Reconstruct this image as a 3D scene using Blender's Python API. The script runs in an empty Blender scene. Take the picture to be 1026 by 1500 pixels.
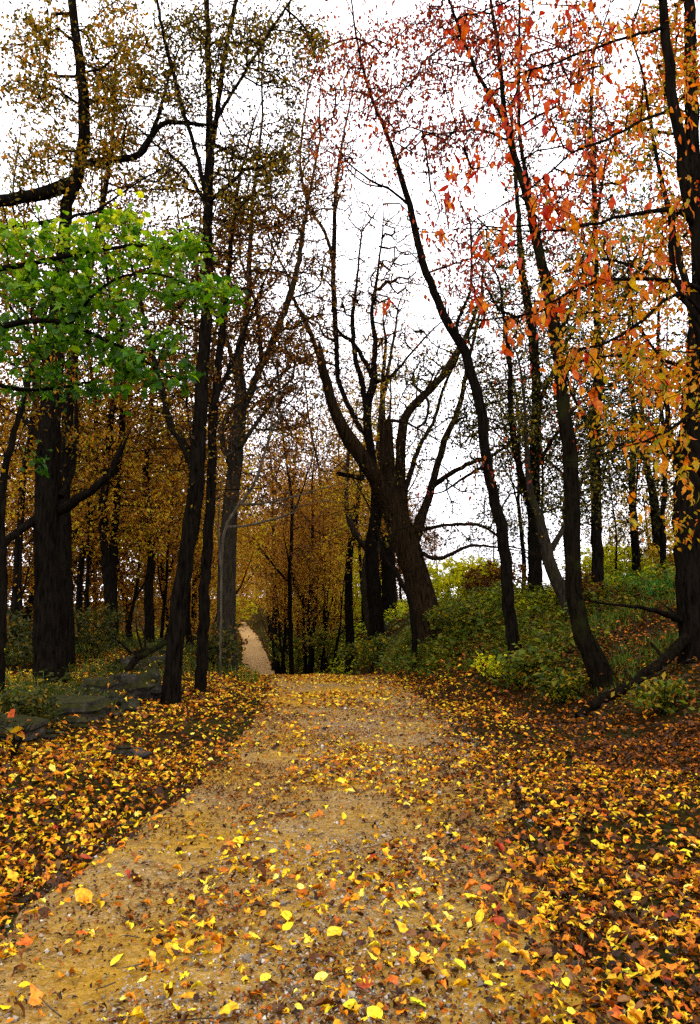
import bpy, math, random
import numpy as np
from mathutils import Vector, Matrix

S = bpy.context.scene
C = S.collection
R = math.radians
rng = np.random.default_rng(11)
random.seed(11)

# ------------------------------------------------------------------ camera
F, PITCH, EYE = 1155.0, R(7.4), 1.6           # focal length in photo pixels (1026 x 1500), upward pitch, eye height
cd = bpy.data.cameras.new('camera')
cam = bpy.data.objects.new('camera', cd); C.objects.link(cam)
cam.location = (0, 0, EYE); cam.rotation_euler = (math.pi/2 + PITCH, 0, 0)
cd.sensor_fit = 'VERTICAL'; cd.angle = 2*math.atan(750/F)
cd.clip_start = 0.05; cd.clip_end = 2000
S.camera = cam

# ------------------------------------------------------------------ sky, sun, exposure
SUN_EL, SUN_AZ = R(52), R(28)                 # azimuth from +Y towards +X
w = bpy.data.worlds.new('World'); S.world = w; w.use_nodes = True
nt = w.node_tree; nt.nodes.clear()
sky = nt.nodes.new('ShaderNodeTexSky'); sky.sky_type = 'NISHITA'; sky.sun_disc = False
sky.sun_elevation = SUN_EL; sky.sun_rotation = SUN_AZ; sky.air_density = 1.2; sky.dust_density = 2.0
tc = nt.nodes.new('ShaderNodeTexCoord')
nz = nt.nodes.new('ShaderNodeTexNoise'); nz.inputs['Scale'].default_value = 2.2; nz.inputs['Detail'].default_value = 6
rp = nt.nodes.new('ShaderNodeValToRGB')
rp.color_ramp.elements[0].position = 0.30; rp.color_ramp.elements[0].color = (.82, .82, .82, 1)
rp.color_ramp.elements[1].position = 0.55; rp.color_ramp.elements[1].color = (1, 1, 1, 1)
mx = nt.nodes.new('ShaderNodeMix'); mx.data_type = 'RGBA'
mx.inputs[7].default_value = (15.0, 14.7, 15.6, 1)        # overcast cloud deck
bg = nt.nodes.new('ShaderNodeBackground'); bg.inputs[1].default_value = 0.11
wo = nt.nodes.new('ShaderNodeOutputWorld')
nt.links.new(tc.outputs['Generated'], nz.inputs['Vector']); nt.links.new(nz.outputs['Fac'], rp.inputs[0])
nt.links.new(rp.outputs[0], mx.inputs[0]); nt.links.new(sky.outputs[0], mx.inputs[6])
nt.links.new(mx.outputs[2], bg.inputs[0]); nt.links.new(bg.outputs[0], wo.inputs[0])
sl = bpy.data.lights.new('sun', 'SUN'); sl.energy = 1.3; sl.angle = R(14); sl.color = (1, .93, .80)
so = bpy.data.objects.new('sun', sl); C.objects.link(so)
sd = Vector((math.sin(SUN_AZ)*math.cos(SUN_EL), math.cos(SUN_AZ)*math.cos(SUN_EL), math.sin(SUN_EL)))
so.rotation_euler = sd.to_track_quat('Z', 'Y').to_euler(); so.location = (0, 0, 40)
S.view_settings.view_transform = 'Standard'; S.view_settings.look = 'None'
S.view_settings.exposure = 0.82; S.view_settings.gamma = 1.0
S.view_settings.use_curve_mapping = False
S.render.engine = 'CYCLES'
S.cycles.max_bounces = 5; S.cycles.diffuse_bounces = 3; S.cycles.transmission_bounces = 3; S.cycles.transparent_max_bounces = 4
S.cycles.use_denoising = False

# ------------------------------------------------------------------ helpers
def ray(px, py):
    x, y = (px-513)/F, (750-py)/F
    cp, sp = math.cos(PITCH), math.sin(PITCH)
    return np.array([x, cp - y*sp, sp + y*cp])
def W(px, py, d):
    """the world point that lies d metres ahead and is seen at photo pixel (px, py)"""
    r = ray(px, py); return np.array([0, 0, EYE]) + r*(d/r[1])

def thing(name, label, cat, loc=(0, 0, 0), group=None, rz=0):
    o = bpy.data.objects.new(name, None); C.objects.link(o)
    o.location = loc; o.rotation_euler = (0, 0, rz); o.empty_display_size = .2
    o['label'] = label; o['category'] = cat
    if group: o['group'] = group
    return o
def tag(o, label=None, cat=None, group=None, kind=None):
    if label: o['label'] = label
    if cat: o['category'] = cat
    if group: o['group'] = group
    if kind: o['kind'] = kind
    return o
def link(name, me, parent=None, kind=None):
    o = bpy.data.objects.new(name, me); C.objects.link(o)
    if parent is not None: o.parent = parent
    if kind: o['kind'] = kind
    return o
def mesh(name, V, Fs, mat, tint=None, smooth=False):
    """fast mesh from numpy: V (n,3), Fs list of (m,k) index arrays"""
    me = bpy.data.meshes.new(name)
    V = np.asarray(V, dtype=np.float32)
    me.vertices.add(len(V)); me.vertices.foreach_set('co', V.ravel())
    Fs = [np.asarray(f, dtype=np.int32) for f in Fs if len(f)]
    idx = np.concatenate([f.ravel() for f in Fs])
    tot = np.concatenate([np.full(len(f), f.shape[1], np.int32) for f in Fs])
    st = np.concatenate([[0], np.cumsum(tot)[:-1]]).astype(np.int32)
    me.loops.add(len(idx)); me.loops.foreach_set('vertex_index', idx)
    me.polygons.add(len(tot)); me.polygons.foreach_set('loop_start', st)
    try: me.polygons.foreach_set('loop_total', tot)
    except Exception: pass
    me.polygons.foreach_set('use_smooth', np.full(len(tot), smooth, dtype=bool))
    if tint is not None:
        a = me.attributes.new('tint', 'FLOAT', 'POINT'); a.data.foreach_set('value', np.asarray(tint, np.float32))
    me.materials.append(mat)
    me.update(calc_edges=True)
    return me

# smooth value noise for shaping
def vnoise(x, y, seed=0):
    x = np.asarray(x, float); y = np.asarray(y, float)
    xi, yi = np.floor(x).astype(np.int64), np.floor(y).astype(np.int64)
    fx, fy = x-xi, y-yi; fx = fx*fx*(3-2*fx); fy = fy*fy*(3-2*fy)
    def hsh(a, b):
        n = (a*374761393 + b*668265263 + seed*1442695041) & 0x7fffffff
        n = ((n ^ (n >> 13))*1274126177) & 0x7fffffff
        return (n & 0xffff)/65535.0
    a, b, c, d = hsh(xi, yi), hsh(xi+1, yi), hsh(xi, yi+1), hsh(xi+1, yi+1)
    return (a*(1-fx)+b*fx)*(1-fy) + (c*(1-fx)+d*fx)*fy - .5

# ------------------------------------------------------------------ materials
def mat_new(name):
    m = bpy.data.materials.new(name); m.use_nodes = True
    t = m.node_tree; t.nodes.clear()
    out = t.nodes.new('ShaderNodeOutputMaterial')
    return m, t, out
def ramp(t, stops, fac=None, interp='LINEAR'):
    n = t.nodes.new('ShaderNodeValToRGB'); cr = n.color_ramp; cr.interpolation = interp
    while len(cr.elements) < len(stops): cr.elements.new(.5)
    for e, (p, c) in zip(cr.elements, stops): e.position = p; e.color = (*c, 1)
    if fac is not None: t.links.new(fac, n.inputs[0])
    return n
def noise(t, scale, detail=4, vec=None, rough=.6):
    n = t.nodes.new('ShaderNodeTexNoise'); n.inputs['Scale'].default_value = scale
    n.inputs['Detail'].default_value = detail; n.inputs['Roughness'].default_value = rough
    if vec is not None: t.links.new(vec, n.inputs['Vector'])
    return n
def mixc(t, fac, a, b, blend='MIX'):
    n = t.nodes.new('ShaderNodeMix'); n.data_type = 'RGBA'; n.blend_type = blend
    for s, v in ((0, fac), (6, a), (7, b)):
        if hasattr(v, 'is_linked'): t.links.new(v, n.inputs[s])
        elif isinstance(v, (int, float)): n.inputs[s].default_value = v
        else: n.inputs[s].default_value = (*v, 1)
    return n.outputs[2]
def bark_mat(name, dark, light, moss=None, sz=.18, bump=.6):
    m, t, out = mat_new(name)
    tcn = t.nodes.new('ShaderNodeTexCoord')
    mp = t.nodes.new('ShaderNodeMapping'); mp.inputs['Scale'].default_value = (1, 1, sz)
    t.links.new(tcn.outputs['Object'], mp.inputs[0])
    n1 = noise(t, 22, 6, mp.outputs[0], .7); n2 = noise(t, 1.6, 4, tcn.outputs['Object'])
    c = ramp(t, [(.35, dark), (.62, light), (.8, tuple(v*1.5 for v in light))], n1.outputs[0]).outputs[0]
    if moss:
        f = ramp(t, [(.55, (0, 0, 0)), (.7, (1, 1, 1))], n2.outputs[0]).outputs[0]
        c = mixc(t, f, c, moss)
    b = t.nodes.new('ShaderNodeBsdfPrincipled'); b.inputs['Roughness'].default_value = .9
    b.inputs['Specular IOR Level'].default_value = 0
    t.links.new(c, b.inputs['Base Color'])
    bp = t.nodes.new('ShaderNodeBump'); bp.inputs['Strength'].default_value = bump; bp.inputs['Distance'].default_value = .03
    t.links.new(n1.outputs[0], bp.inputs['Height']); t.links.new(bp.outputs[0], b.inputs['Normal'])
    t.links.new(b.outputs[0], out.inputs[0]); return m
def leaf_mat(name, stops, trans=.4, obj_color=False, gloss=.012, vein=True):
    m, t, out = mat_new(name)
    if obj_color:
        oi = t.nodes.new('ShaderNodeObjectInfo'); col = oi.outputs['Color']
    else:
        a = t.nodes.new('ShaderNodeAttribute'); a.attribute_name = 'tint'
        col = ramp(t, stops, a.outputs['Fac']).outputs[0]
    if vein:
        g = t.nodes.new('ShaderNodeNewGeometry')
        n = noise(t, 38, 3, g.outputs['Position'])
        f = ramp(t, [(.42, (1, 1, 1)), (.66, (.50, .38, .30))], n.outputs[0]).outputs[0]
        col = mixc(t, 1.0, col, f, 'MULTIPLY')
    d = t.nodes.new('ShaderNodeBsdfDiffuse'); t.links.new(col, d.inputs[0])
    tr = t.nodes.new('ShaderNodeBsdfTranslucent'); t.links.new(col, tr.inputs[0])
    mxs = t.nodes.new('ShaderNodeMixShader'); mxs.inputs[0].default_value = trans
    t.links.new(d.outputs[0], mxs.inputs[1]); t.links.new(tr.outputs[0], mxs.inputs[2])
    gl = t.nodes.new('ShaderNodeBsdfGlossy'); gl.inputs['Roughness'].default_value = .4
    mg = t.nodes.new('ShaderNodeMixShader'); mg.inputs[0].default_value = gloss
    t.links.new(mxs.outputs[0], mg.inputs[1]); t.links.new(gl.outputs[0], mg.inputs[2])
    t.links.new(mg.outputs[0], out.inputs[0]); return m

M = {}
M['bark'] = bark_mat('dark_bark', (.0015, .0012, .0009), (.0095, .0072, .005))
M['bark_moss'] = bark_mat('mossy_bark', (.002, .0015, .001), (.010, .0075, .0045), (.014, .015, .004))
M['bark_brown'] = bark_mat('split_bark', (.002, .0015, .001), (.026, .016, .008), sz=.07, bump=.9)
M['bark_grey'] = bark_mat('grey_bark', (.006, .005, .004), (.032, .025, .016), (.018, .018, .006))
M['deadwood'] = bark_mat('bleached_wood', (.020, .016, .011), (.085, .068, .046), bump=.3)
M['vine'] = bark_mat('pale_vine', (.06, .05, .04), (.20, .18, .15), bump=.2)
M['board'] = bark_mat('weathered_board', (.16, .16, .16), (.36, .36, .37), bump=.2)
YEL, GOLD, ORG, RED = (.78, .60, .02), (.62, .36, .012), (.62, .17, .008), (.40, .035, .008)
BRN, TAN, GRN, LIME = (.11, .045, .012), (.34, .19, .05), (.05, .16, .006), (.34, .44, .012)
M['lf_olive'] = leaf_mat('olive_brown_leaves', [(0, (.018, .012, .003)), (.35, (.065, .040, .004)), (.6, (.16, .13, .004)), (.8, (.42, .24, .005)), (1, (.52, .18, .004))], .42)
M['lf_brown'] = leaf_mat('russet_leaves', [(0, (.018, .010, .004)), (.4, (.075, .030, .004)), (.75, (.20, .070, .004)), (1, (.40, .16, .005))], .38)
M['lf_red'] = leaf_mat('small_red_leaves', [(0, (.05, .008, .004)), (.4, (.22, .022, .004)), (.8, (.48, .07, .004)), (1, (.52, .17, .006))], .45)
M['lf_dark'] = leaf_mat('dark_green_leaves', [(0, (.010, .011, .003)), (.5, (.036, .036, .004)), (.8, (.13, .11, .004)), (1, (.38, .24, .005))], .36)
M['lf_wood'] = leaf_mat('autumn_wood_leaves', [(0, (.06, .024, .003)), (.3, (.25, .090, .006)), (.6, (.45, .195, .009)), (.82, (.56, .37, .012)), (1, (.30, .34, .010))], .5, vein=False)
M['lf_gold'] = leaf_mat('yellow_wood_leaves', [(0, (.06, .030, .003)), (.3, (.22, .090, .006)), (.6, (.44, .24, .009)), (.82, (.54, .37, .010)), (1, (.24, .30, .008))], .5, vein=False)
M['lf_orange'] = leaf_mat('orange_leaves', [(0, (.10, .12, .004)), (.22, (.42, .28, .006)), (.5, (.60, .20, .004)), (.8, (.58, .09, .003)), (1, (.42, .025, .003))], .5)
M['lf_green'] = leaf_mat('green_leaves', [(0, (.024, .085, .002)), (.4, (.090, .23, .003)), (.7, (.24, .40, .004)), (1, (.56, .58, .008))], .55)
M['lf_one'] = leaf_mat('single_leaf', None, .45, obj_color=True)
M['lf_litter'] = leaf_mat('leaf_litter', [(0, (.016, .007, .003)), (.24, (.055, .021, .005)), (.40, (.16, .050, .005)), (.52, (.46, .115, .005)), (.64, (.66, .24, .006)), (.78, (.78, .48, .008)), (.92, (.84, .66, .020)), (1, (.86, .76, .14))], .14, gloss=.012)  # darkest browns double as painted shadow deep between the leaves
M['lf_fallen'] = leaf_mat('fallen_leaf', None, .12, obj_color=True, gloss=.015)
M['lf_under'] = leaf_mat('undergrowth_leaves', [(0, (.014, .022, .003)), (.4, (.050, .078, .004)), (.62, (.11, .14, .005)), (.8, (.19, .14, .006)), (1, (.40, .24, .008))], .35, vein=False)
M['lf_weed'] = leaf_mat('dark_weed_leaves', [(0, (.010, .014, .003)), (.5, (.030, .040, .004)), (.8, (.075, .065, .005)), (1, (.20, .11, .006))], .3, vein=False)  # darker version of the undergrowth leaf colours
M['lf_lime'] = leaf_mat('yellow_green_leaves', [(0, (.14, .20, .003)), (.5, (.46, .46, .004)), (1, (.80, .66, .006))], .5, vein=False)  # paler and yellower than the undergrowth leaves
M['grass'] = leaf_mat('grass_blades', [(0, (.024, .050, .003)), (.6, (.080, .140, .005)), (1, (.26, .22, .02))], .35, vein=False)
M['grass_fresh'] = leaf_mat('fresh_grass', [(0, (.03, .16, .02)), (1, (.10, .34, .04))], .35, vein=False)

def ground_mat():
    m, t, out = mat_new('woodland_floor')
    g = t.nodes.new('ShaderNodeNewGeometry')
    n1 = noise(t, .9, 5, g.outputs['Position']); n2 = noise(t, 26, 6, g.outputs['Position'], .75)
    c1 = ramp(t, [(.3, (.008, .005, .002)), (.6, (.028, .015, .005)), (.8, (.075, .036, .008))], n2.outputs[0]).outputs[0]
    c2 = ramp(t, [(.3, (.008, .010, .003)), (.7, (.028, .028, .007))], n2.outputs[0]).outputs[0]
    f = ramp(t, [(.45, (0, 0, 0)), (.6, (1, 1, 1))], n1.outputs[0]).outputs[0]
    c = mixc(t, f, c1, c2)
    b = t.nodes.new('ShaderNodeBsdfPrincipled'); b.inputs['Roughness'].default_value = .95
    b.inputs['Specular IOR Level'].default_value = .0
    t.links.new(c, b.inputs['Base Color'])
    bp = t.nodes.new('ShaderNodeBump'); bp.inputs['Strength'].default_value = .8; bp.inputs['Distance'].default_value = .03
    t.links.new(n2.outputs[0], bp.inputs['Height']); t.links.new(bp.outputs[0], b.inputs['Normal'])
    t.links.new(b.outputs[0], out.inputs[0]); return m
def trail_mat():
    m, t, out = mat_new('trail_gravel')
    g = t.nodes.new('ShaderNodeNewGeometry'); P = g.outputs['Position']
    nA = noise(t, .55, 5, P); nB = noise(t, 9, 6, P, .7); nC = noise(t, 70, 4, P, .7)
    vo = t.nodes.new('ShaderNodeTexVoronoi'); vo.inputs['Scale'].default_value = 55; t.links.new(P, vo.inputs['Vector'])
    vcol = ramp(t, [(.0, (.055, .038, .018)), (.5, (.20, .140, .075)), (.85, (.36, .28, .19)), (1, (.56, .49, .39))], vo.outputs['Color']).outputs[0]
    dirt = ramp(t, [(.3, (.14, .068, .006)), (.55, (.37, .200, .014)), (.75, (.50, .31, .036))], nB.outputs[0]).outputs[0]
    f = ramp(t, [(.40, (.12, .12, .12)), (.58, (.85, .85, .85))], nA.outputs[0]).outputs[0]
    f2 = ramp(t, [(.4, (.25, .25, .25)), (.6, (1, 1, 1))], nC.outputs[0]).outputs[0]
    ff = mixc(t, 1.0, f, f2, 'MULTIPLY')
    c = mixc(t, ff, dirt, vcol)
    dk = ramp(t, [(.35, (.45, .42, .38)), (.55, (1, 1, 1))], nC.outputs[0]).outputs[0]
    c = mixc(t, .8, c, dk, 'MULTIPLY')
    sx = t.nodes.new('ShaderNodeSeparateXYZ'); t.links.new(P, sx.inputs[0])     # past the dip the trail colour turns paler
    mr = t.nodes.new('ShaderNodeMapRange'); mr.inputs[1].default_value = 26; mr.inputs[2].default_value = 42; t.links.new(sx.outputs[1], mr.inputs[0])
    pale = ramp(t, [(.3, (.14, .075, .020)), (.6, (.33, .205, .080))], nB.outputs[0]).outputs[0]
    c = mixc(t, mr.outputs[0], c, pale)
    b = t.nodes.new('ShaderNodeBsdfPrincipled'); b.inputs['Roughness'].default_value = .92
    b.inputs['Specular IOR Level'].default_value = .03
    t.links.new(c, b.inputs['Base Color'])
    ad = t.nodes.new('ShaderNodeMath'); ad.operation = 'ADD'
    t.links.new(nC.outputs[0], ad.inputs[0]); t.links.new(nB.outputs[0], ad.inputs[1])
    bp = t.nodes.new('ShaderNodeBump'); bp.inputs['Strength'].default_value = .9; bp.inputs['Distance'].default_value = .02
    t.links.new(ad.outputs[0], bp.inputs['Height']); t.links.new(bp.outputs[0], b.inputs['Normal'])
    t.links.new(b.outputs[0], out.inputs[0]); return m
def stone_mat(name, moss=True):
    m, t, out = mat_new(name)
    tcn = t.nodes.new('ShaderNodeTexCoord'); g = t.nodes.new('ShaderNodeNewGeometry')
    n1 = noise(t, 9, 6, tcn.outputs['Object'], .7); n2 = noise(t, 3.2, 5, g.outputs['Position'], .65)
    c = ramp(t, [(.3, (.010, .009, .007)), (.55, (.034, .030, .023)), (.75, (.11, .10, .08))], n1.outputs[0]).outputs[0]
    if moss:
        sx = t.nodes.new('ShaderNodeSeparateXYZ'); t.links.new(g.outputs['Normal'], sx.inputs[0])
        ma = t.nodes.new('ShaderNodeMath'); ma.operation = 'MULTIPLY_ADD'; ma.inputs[1].default_value = .45
        t.links.new(sx.outputs[2], ma.inputs[0]); t.links.new(n2.outputs[0], ma.inputs[2])
        f = ramp(t, [(.55, (0, 0, 0)), (.78, (1, 1, 1))], ma.outputs[0]).outputs[0]
        mo = ramp(t, [(.3, (.006, .007, .002)), (.7, (.030, .028, .005))], n1.outputs[0]).outputs[0]
        c = mixc(t, f, c, mo)
    b = t.nodes.new('ShaderNodeBsdfPrincipled'); b.inputs['Roughness'].default_value = .95; b.inputs['Specular IOR Level'].default_value = .05
    t.links.new(c, b.inputs['Base Color'])
    bp = t.nodes.new('ShaderNodeBump'); bp.inputs['Strength'].default_value = .7; bp.inputs['Distance'].default_value = .03
    t.links.new(n1.outputs[0], bp.inputs['Height']); t.links.new(bp.outputs[0], b.inputs['Normal'])
    t.links.new(b.outputs[0], out.inputs[0]); return m
M['ground'] = ground_mat(); M['trail'] = trail_mat()
M['stone'] = stone_mat('mossy_stone'); M['stone_bare'] = stone_mat('bare_stone', False)
def pebble_mat():
    m, t, out = mat_new('pebbles')
    a = t.nodes.new('ShaderNodeAttribute'); a.attribute_name = 'tint'
    c = ramp(t, [(0, (.06, .045, .03)), (.4, (.20, .155, .10)), (.75, (.32, .26, .19)), (1, (.50, .45, .37))], a.outputs['Fac']).outputs[0]
    b = t.nodes.new('ShaderNodeBsdfPrincipled'); b.inputs['Roughness'].default_value = .8
    t.links.new(c, b.inputs['Base Color']); t.links.new(b.outputs[0], out.inputs[0]); return m
M['pebble'] = pebble_mat()

# ------------------------------------------------------------------ terrain
_yy = np.linspace(-40, 700, 2961)
def _smooth(xs, ys, k=9):
    v = np.interp(_yy, xs, ys); ker = np.hanning(k*2+1); ker /= ker.sum()
    return np.convolve(np.pad(v, k, mode='edge'), ker, 'valid')
_CX = _smooth([-40, 3.6, 9, 14, 18.5, 22, 30, 45, 60, 90, 120, 160, 300, 700], [-.9, -.42, .05, .02, -.42, -.75, -1.9, -4.5, -6.85, -11.2, -16.6, -26, -55, -130], 16)
_PZ = _smooth([-40, 10, 14, 18, 20.5, 23, 28, 35, 45, 60, 80, 100, 120, 160, 300, 700], [0, 0, .04, .10, .07, -.25, -1.1, -2.0, -2.6, -2.55, -1.6, -.6, .4, 2.0, 6, 12], 8)
def cx(y): return np.interp(y, _yy, _CX)
def pz(y): return np.interp(y, _yy, _PZ)
HALF = 1.62
def height(x, y):
    x = np.asarray(x, float); y = np.asarray(y, float)
    c, p = cx(y), pz(y)
    ur = x - (c + 1.5); ul = (c - 1.5) - x
    u0 = np.interp(y, [0, 8, 13, 16, 22, 40], [2.4, 2.2, 1.6, .6, .1, .2])
    s = np.interp(y, [0, 8, 13, 16, 22, 30, 40, 80], [5, 5, 3.9, 3.7, 2.1, 1.9, 2.0, 3])
    Hh = np.interp(y, [0, 12, 17, 21, 24, 35, 60, 120, 300], [2.3, 2.3, 2.25, 2.35, 2.75, 4.1, 4.6, 3, 2])
    br = Hh*(1-np.exp(-(np.maximum(ur-u0, 0)/s)**1.3))
    hl = np.interp(y, [0, 10, 14, 22, 35, 60, 120], [.1, .2, .28, .75, 2.2, 2.6, 1.5])
    bl = hl*(1-np.exp(-(np.maximum(ul, 0)/1.5)**1.4))
    far = np.clip((np.abs(x-c)-30)/60, 0, 1)
    h = p + br + bl
    h = h*(1-far) + far*np.where(x > c, 2.3, .2)
    off = np.clip((np.abs(x-c)-1.2)/1.0, 0, 1)
    h = h + off*(.22*vnoise(x*.55, y*.55, 3) + .10*vnoise(x*1.7, y*1.7, 4)) + .035*vnoise(x*1.1, y*1.1, 5) - .03*np.exp(-((np.abs(x-c)-.75)/.28)**2)
    return h
def gz(x, y): return float(height(np.array([x]), np.array([y]))[0])

def axis(*segs):
    o = []
    for a, b, st in segs: o.append(np.arange(a, b, st))
    return np.concatenate(o + [[segs[-1][1]]])
gx = axis((-420, -60, 30), (-60, -14, 2.5), (-14, -7, .5), (-7, 10, .14), (10, 20, .6), (20, 60, 2.5), (60, 420, 30))
gy = axis((-30, 1, 2), (1, 26, .16), (26, 60, .6), (60, 140, 2.5), (140, 640, 25))
GX, GY = np.meshgrid(gx, gy); nx, ny = len(gx), len(gy)
GZ = height(GX, GY)
ii = np.arange(nx*ny).reshape(ny, nx)
q = np.stack([ii[:-1, :-1], ii[:-1, 1:], ii[1:, 1:], ii[1:, :-1]], -1).reshape(-1, 4)
link('woodland_ground', mesh('woodland_ground', np.stack([GX, GY, GZ], -1).reshape(-1, 3), [q], M['ground'], smooth=True), kind='structure')
# the trail lies on the ground and dives under it at its ragged edges
ty = axis((-6, 1, .5), (1, 25, .10), (25, 70, .4), (70, 230, 1.5)); ts = np.linspace(-1, 1, 33)
TY, TS = np.meshgrid(ty, ts, indexing='ij')
TX = cx(TY) + TS*(HALF+.35)*np.interp(TY, [22, 50, 100, 200], [1, .8, .66, .6])
TZ = height(TX, TY) + .03 - .10*np.clip((np.abs(TS)-.62)/.38, 0, 1) + .05*vnoise(TX*2.3, TY*2.3, 9)*np.clip((np.abs(TS)-.5)/.5, 0, 1) + .012*vnoise(TX*7, TY*7, 10)
ny2, nx2 = TX.shape; ii = np.arange(nx2*ny2).reshape(ny2, nx2)
q = np.stack([ii[:-1, :-1], ii[:-1, 1:], ii[1:, 1:], ii[1:, :-1]], -1).reshape(-1, 4)
link('dirt_trail', mesh('dirt_trail', np.stack([TX, TY, TZ], -1).reshape(-1, 3), [q], M['trail'], smooth=True), kind='structure')
def surf(x, y):
    """top of trail or ground"""
    g = height(x, y); c = cx(y); ts_ = np.abs(x-c)/(HALF+.35)
    t = g + .03 - .10*np.clip((ts_-.62)/.38, 0, 1)
    return np.where(ts_ < 1, np.maximum(g, t), g)

# ------------------------------------------------------------------ tubes and leaves
def resample(P, step, jit=0.0):
    """Catmull-Rom through rows of P (x,y,z,r), about one point per step"""
    P = np.asarray(P, float)
    if len(P) == 2: P = np.array([P[0], (P[0]+P[1])/2, P[1]])
    Q = np.vstack([2*P[0]-P[1], P, 2*P[-1]-P[-2]]); out = []
    for i in range(1, len(Q)-2):
        L = np.linalg.norm(Q[i+1, :3]-Q[i, :3]); n = max(1, int(round(L/step)))
        t = np.linspace(0, 1, n, endpoint=False)[:, None]
        a, b, c, d = Q[i-1], Q[i], Q[i+1], Q[i+2]
        out.append(.5*((2*b)+(c-a)*t+(2*a-5*b+4*c-d)*t*t+(3*b-a-3*c+d)*t**3))
    out.append(Q[-2][None]); o = np.vstack(out)
    o[:, 3] = np.maximum(o[:, 3], .002)
    if jit and len(o) > 3:
        o[1:-1, :3] += rng.normal(0, jit, (len(o)-2, 3))*np.minimum(1, o[1:-1, 3:4]*8+.3)
    return o
def tubes(polys, sides, rough=0.0, flare=0.0, jag=0.0):
    Vs, Qs, Ts, base = [], [], [], 0
    th = np.linspace(0, 2*math.pi, sides, endpoint=False)
    for P in polys:
        X, r = P[:, :3], P[:, 3]
        T = np.gradient(X, axis=0); T /= np.linalg.norm(T, axis=1)[:, None]+1e-9
        m = np.abs(T.mean(0)); ref = np.eye(3)[int(np.argmin(m))]
        U = np.cross(T, ref); U /= np.linalg.norm(U, axis=1)[:, None]+1e-9
        Vv = np.cross(T, U)
        n = len(P)
        rr = np.repeat(r[:, None], sides, 1)
        if rough:
            ph = rng.random()*50
            h = np.arange(n)[:, None]
            rr = rr*(1 + rough*(1.2*vnoise(th[None]*2.2+ph, h*.22+ph) + 1.0*vnoise(th[None]*5+ph+9, h*.13) + .5*rng.normal(0, .25, (n, sides))))
        if flare:
            zz = np.linalg.norm(X-X[0], axis=1)[:, None]/max(r[0]*2.2, .05)
            rr = rr*(1 + np.exp(-zz*1.4)*flare*(.45+.75*np.maximum(0, np.sin(th*3+rng.random()*6))[None]))
        V = X[:, None] + rr[..., None]*(np.cos(th)[None, :, None]*U[:, None] + np.sin(th)[None, :, None]*Vv[:, None])
        if jag:
            V[-1] += T[-1]*jag*rng.random((sides, 1)); V[-2] += T[-2]*jag*.3*rng.random((sides, 1))
        i = base + np.arange(n*sides).reshape(n, sides)
        Qs.append(np.stack([i[:-1], i[1:], np.roll(i[1:], -1, 1), np.roll(i[:-1], -1, 1)], -1).reshape(-1, 4))
        tip = base + n*sides
        Ts.append(np.stack([i[-1], np.full(sides, tip), np.roll(i[-1], -1)], -1))
        Vs.append(V.reshape(-1, 3)); Vs.append((X[-1] + T[-1]*(r[-1]*.5 - jag*.5))[None]); base = tip+1
    return np.vstack(Vs), [np.vstack(Qs), np.vstack(Ts)]

def _leafshape(outline, zfun):
    """fan about the midrib: outline of the right half, base to tip"""
    o = np.array(outline, float); n = len(o)
    mid = np.stack([np.zeros(n), o[:, 1], np.zeros(n)], -1)
    rt = np.stack([o[:, 0], o[:, 1], np.zeros(n)], -1); lf = rt*[-1, 1, 1]
    return rt, lf, mid
def shape_oval(w=.26, curl=.12, fold=.10):
    V = np.array([[0, 0, 0], [w, .38, fold], [-w, .38, fold], [0, .42, 0], [w*.72, .70, fold*.7-curl*.4], [-w*.72, .70, fold*.7-curl*.4], [0, .74, -curl*.35], [0, 1, -curl]])
    Fc = np.array([[0, 1, 3], [0, 3, 2], [1, 4, 3], [3, 4, 6], [3, 6, 5], [2, 3, 5], [4, 7, 6], [6, 7, 5]])
    return V, Fc
def shape_quad(w=.27):
    V = np.array([[0, 0, 0], [w, .45, .08], [0, 1, -.08], [-w, .5, .08]])
    return V, np.array([[0, 1, 2], [0, 2, 3]])
def shape_maple(curl=.1, seed=0):
    r_ = np.random.default_rng(seed)
    ang = np.array([-90, -62, -38, -10, 12, 36, 58, 74, 90, 106, 122, 144, 168, 190, 218, 242])
    rad = np.array([.10, .36, .22, .62, .40, .80, .42, .70, 1.0, .70, .42, .80, .40, .62, .22, .36])*.55*(1+.12*r_.normal(size=16))
    a = np.radians(ang)
    z = .10*r_.normal(size=16)*curl*6 - curl*rad*rad*2
    V = np.vstack([[[0, .40, .02]], np.stack([rad*np.cos(a), .40+rad*np.sin(a), z], -1)])
    Fc = np.array([[0, 1+i, 1+(i+1) % 16] for i in range(16)])
    return V, Fc
def shape_rich(w=.27, curl=.15, cup=.08, wav=.03, tooth=.0, seed=0, n=6, skew=.0):
    r_ = np.random.default_rng(seed); t = np.linspace(0, 1, n+1); prof = np.sin(np.pi*t**.85)**.9*w; prof[0] = prof[-1] = .006
    z0 = -curl*(t-.25)**2*np.sign(t-.25)*1.6 + .02*r_.normal(size=n+1); x0 = skew*np.sin(np.pi*t)
    rows = []
    for s in (-1, 0, 1):
        pr = prof*(1+tooth*r_.normal(size=n+1)); zz = z0 + abs(s)*(cup*prof/w + wav*r_.normal(size=n+1)*(prof/w))
        rows.append(np.stack([x0+s*pr, t, zz], -1))
    V = np.vstack(rows); m = n+1; Fc = []
    for a in (0, 1):
        for i in range(n): q = (a*m+i, (a+1)*m+i, (a+1)*m+i+1, a*m+i+1); Fc += [[q[0], q[1], q[2]], [q[0], q[2], q[3]]]
    b = len(V); V = np.vstack([V, [[-.012, -.28, .02], [.012, -.28, .02], [.012, .02, 0], [-.012, .02, 0]]]); Fc += [[b, b+1, b+2], [b, b+2, b+3]]
    return V, np.array(Fc)
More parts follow.
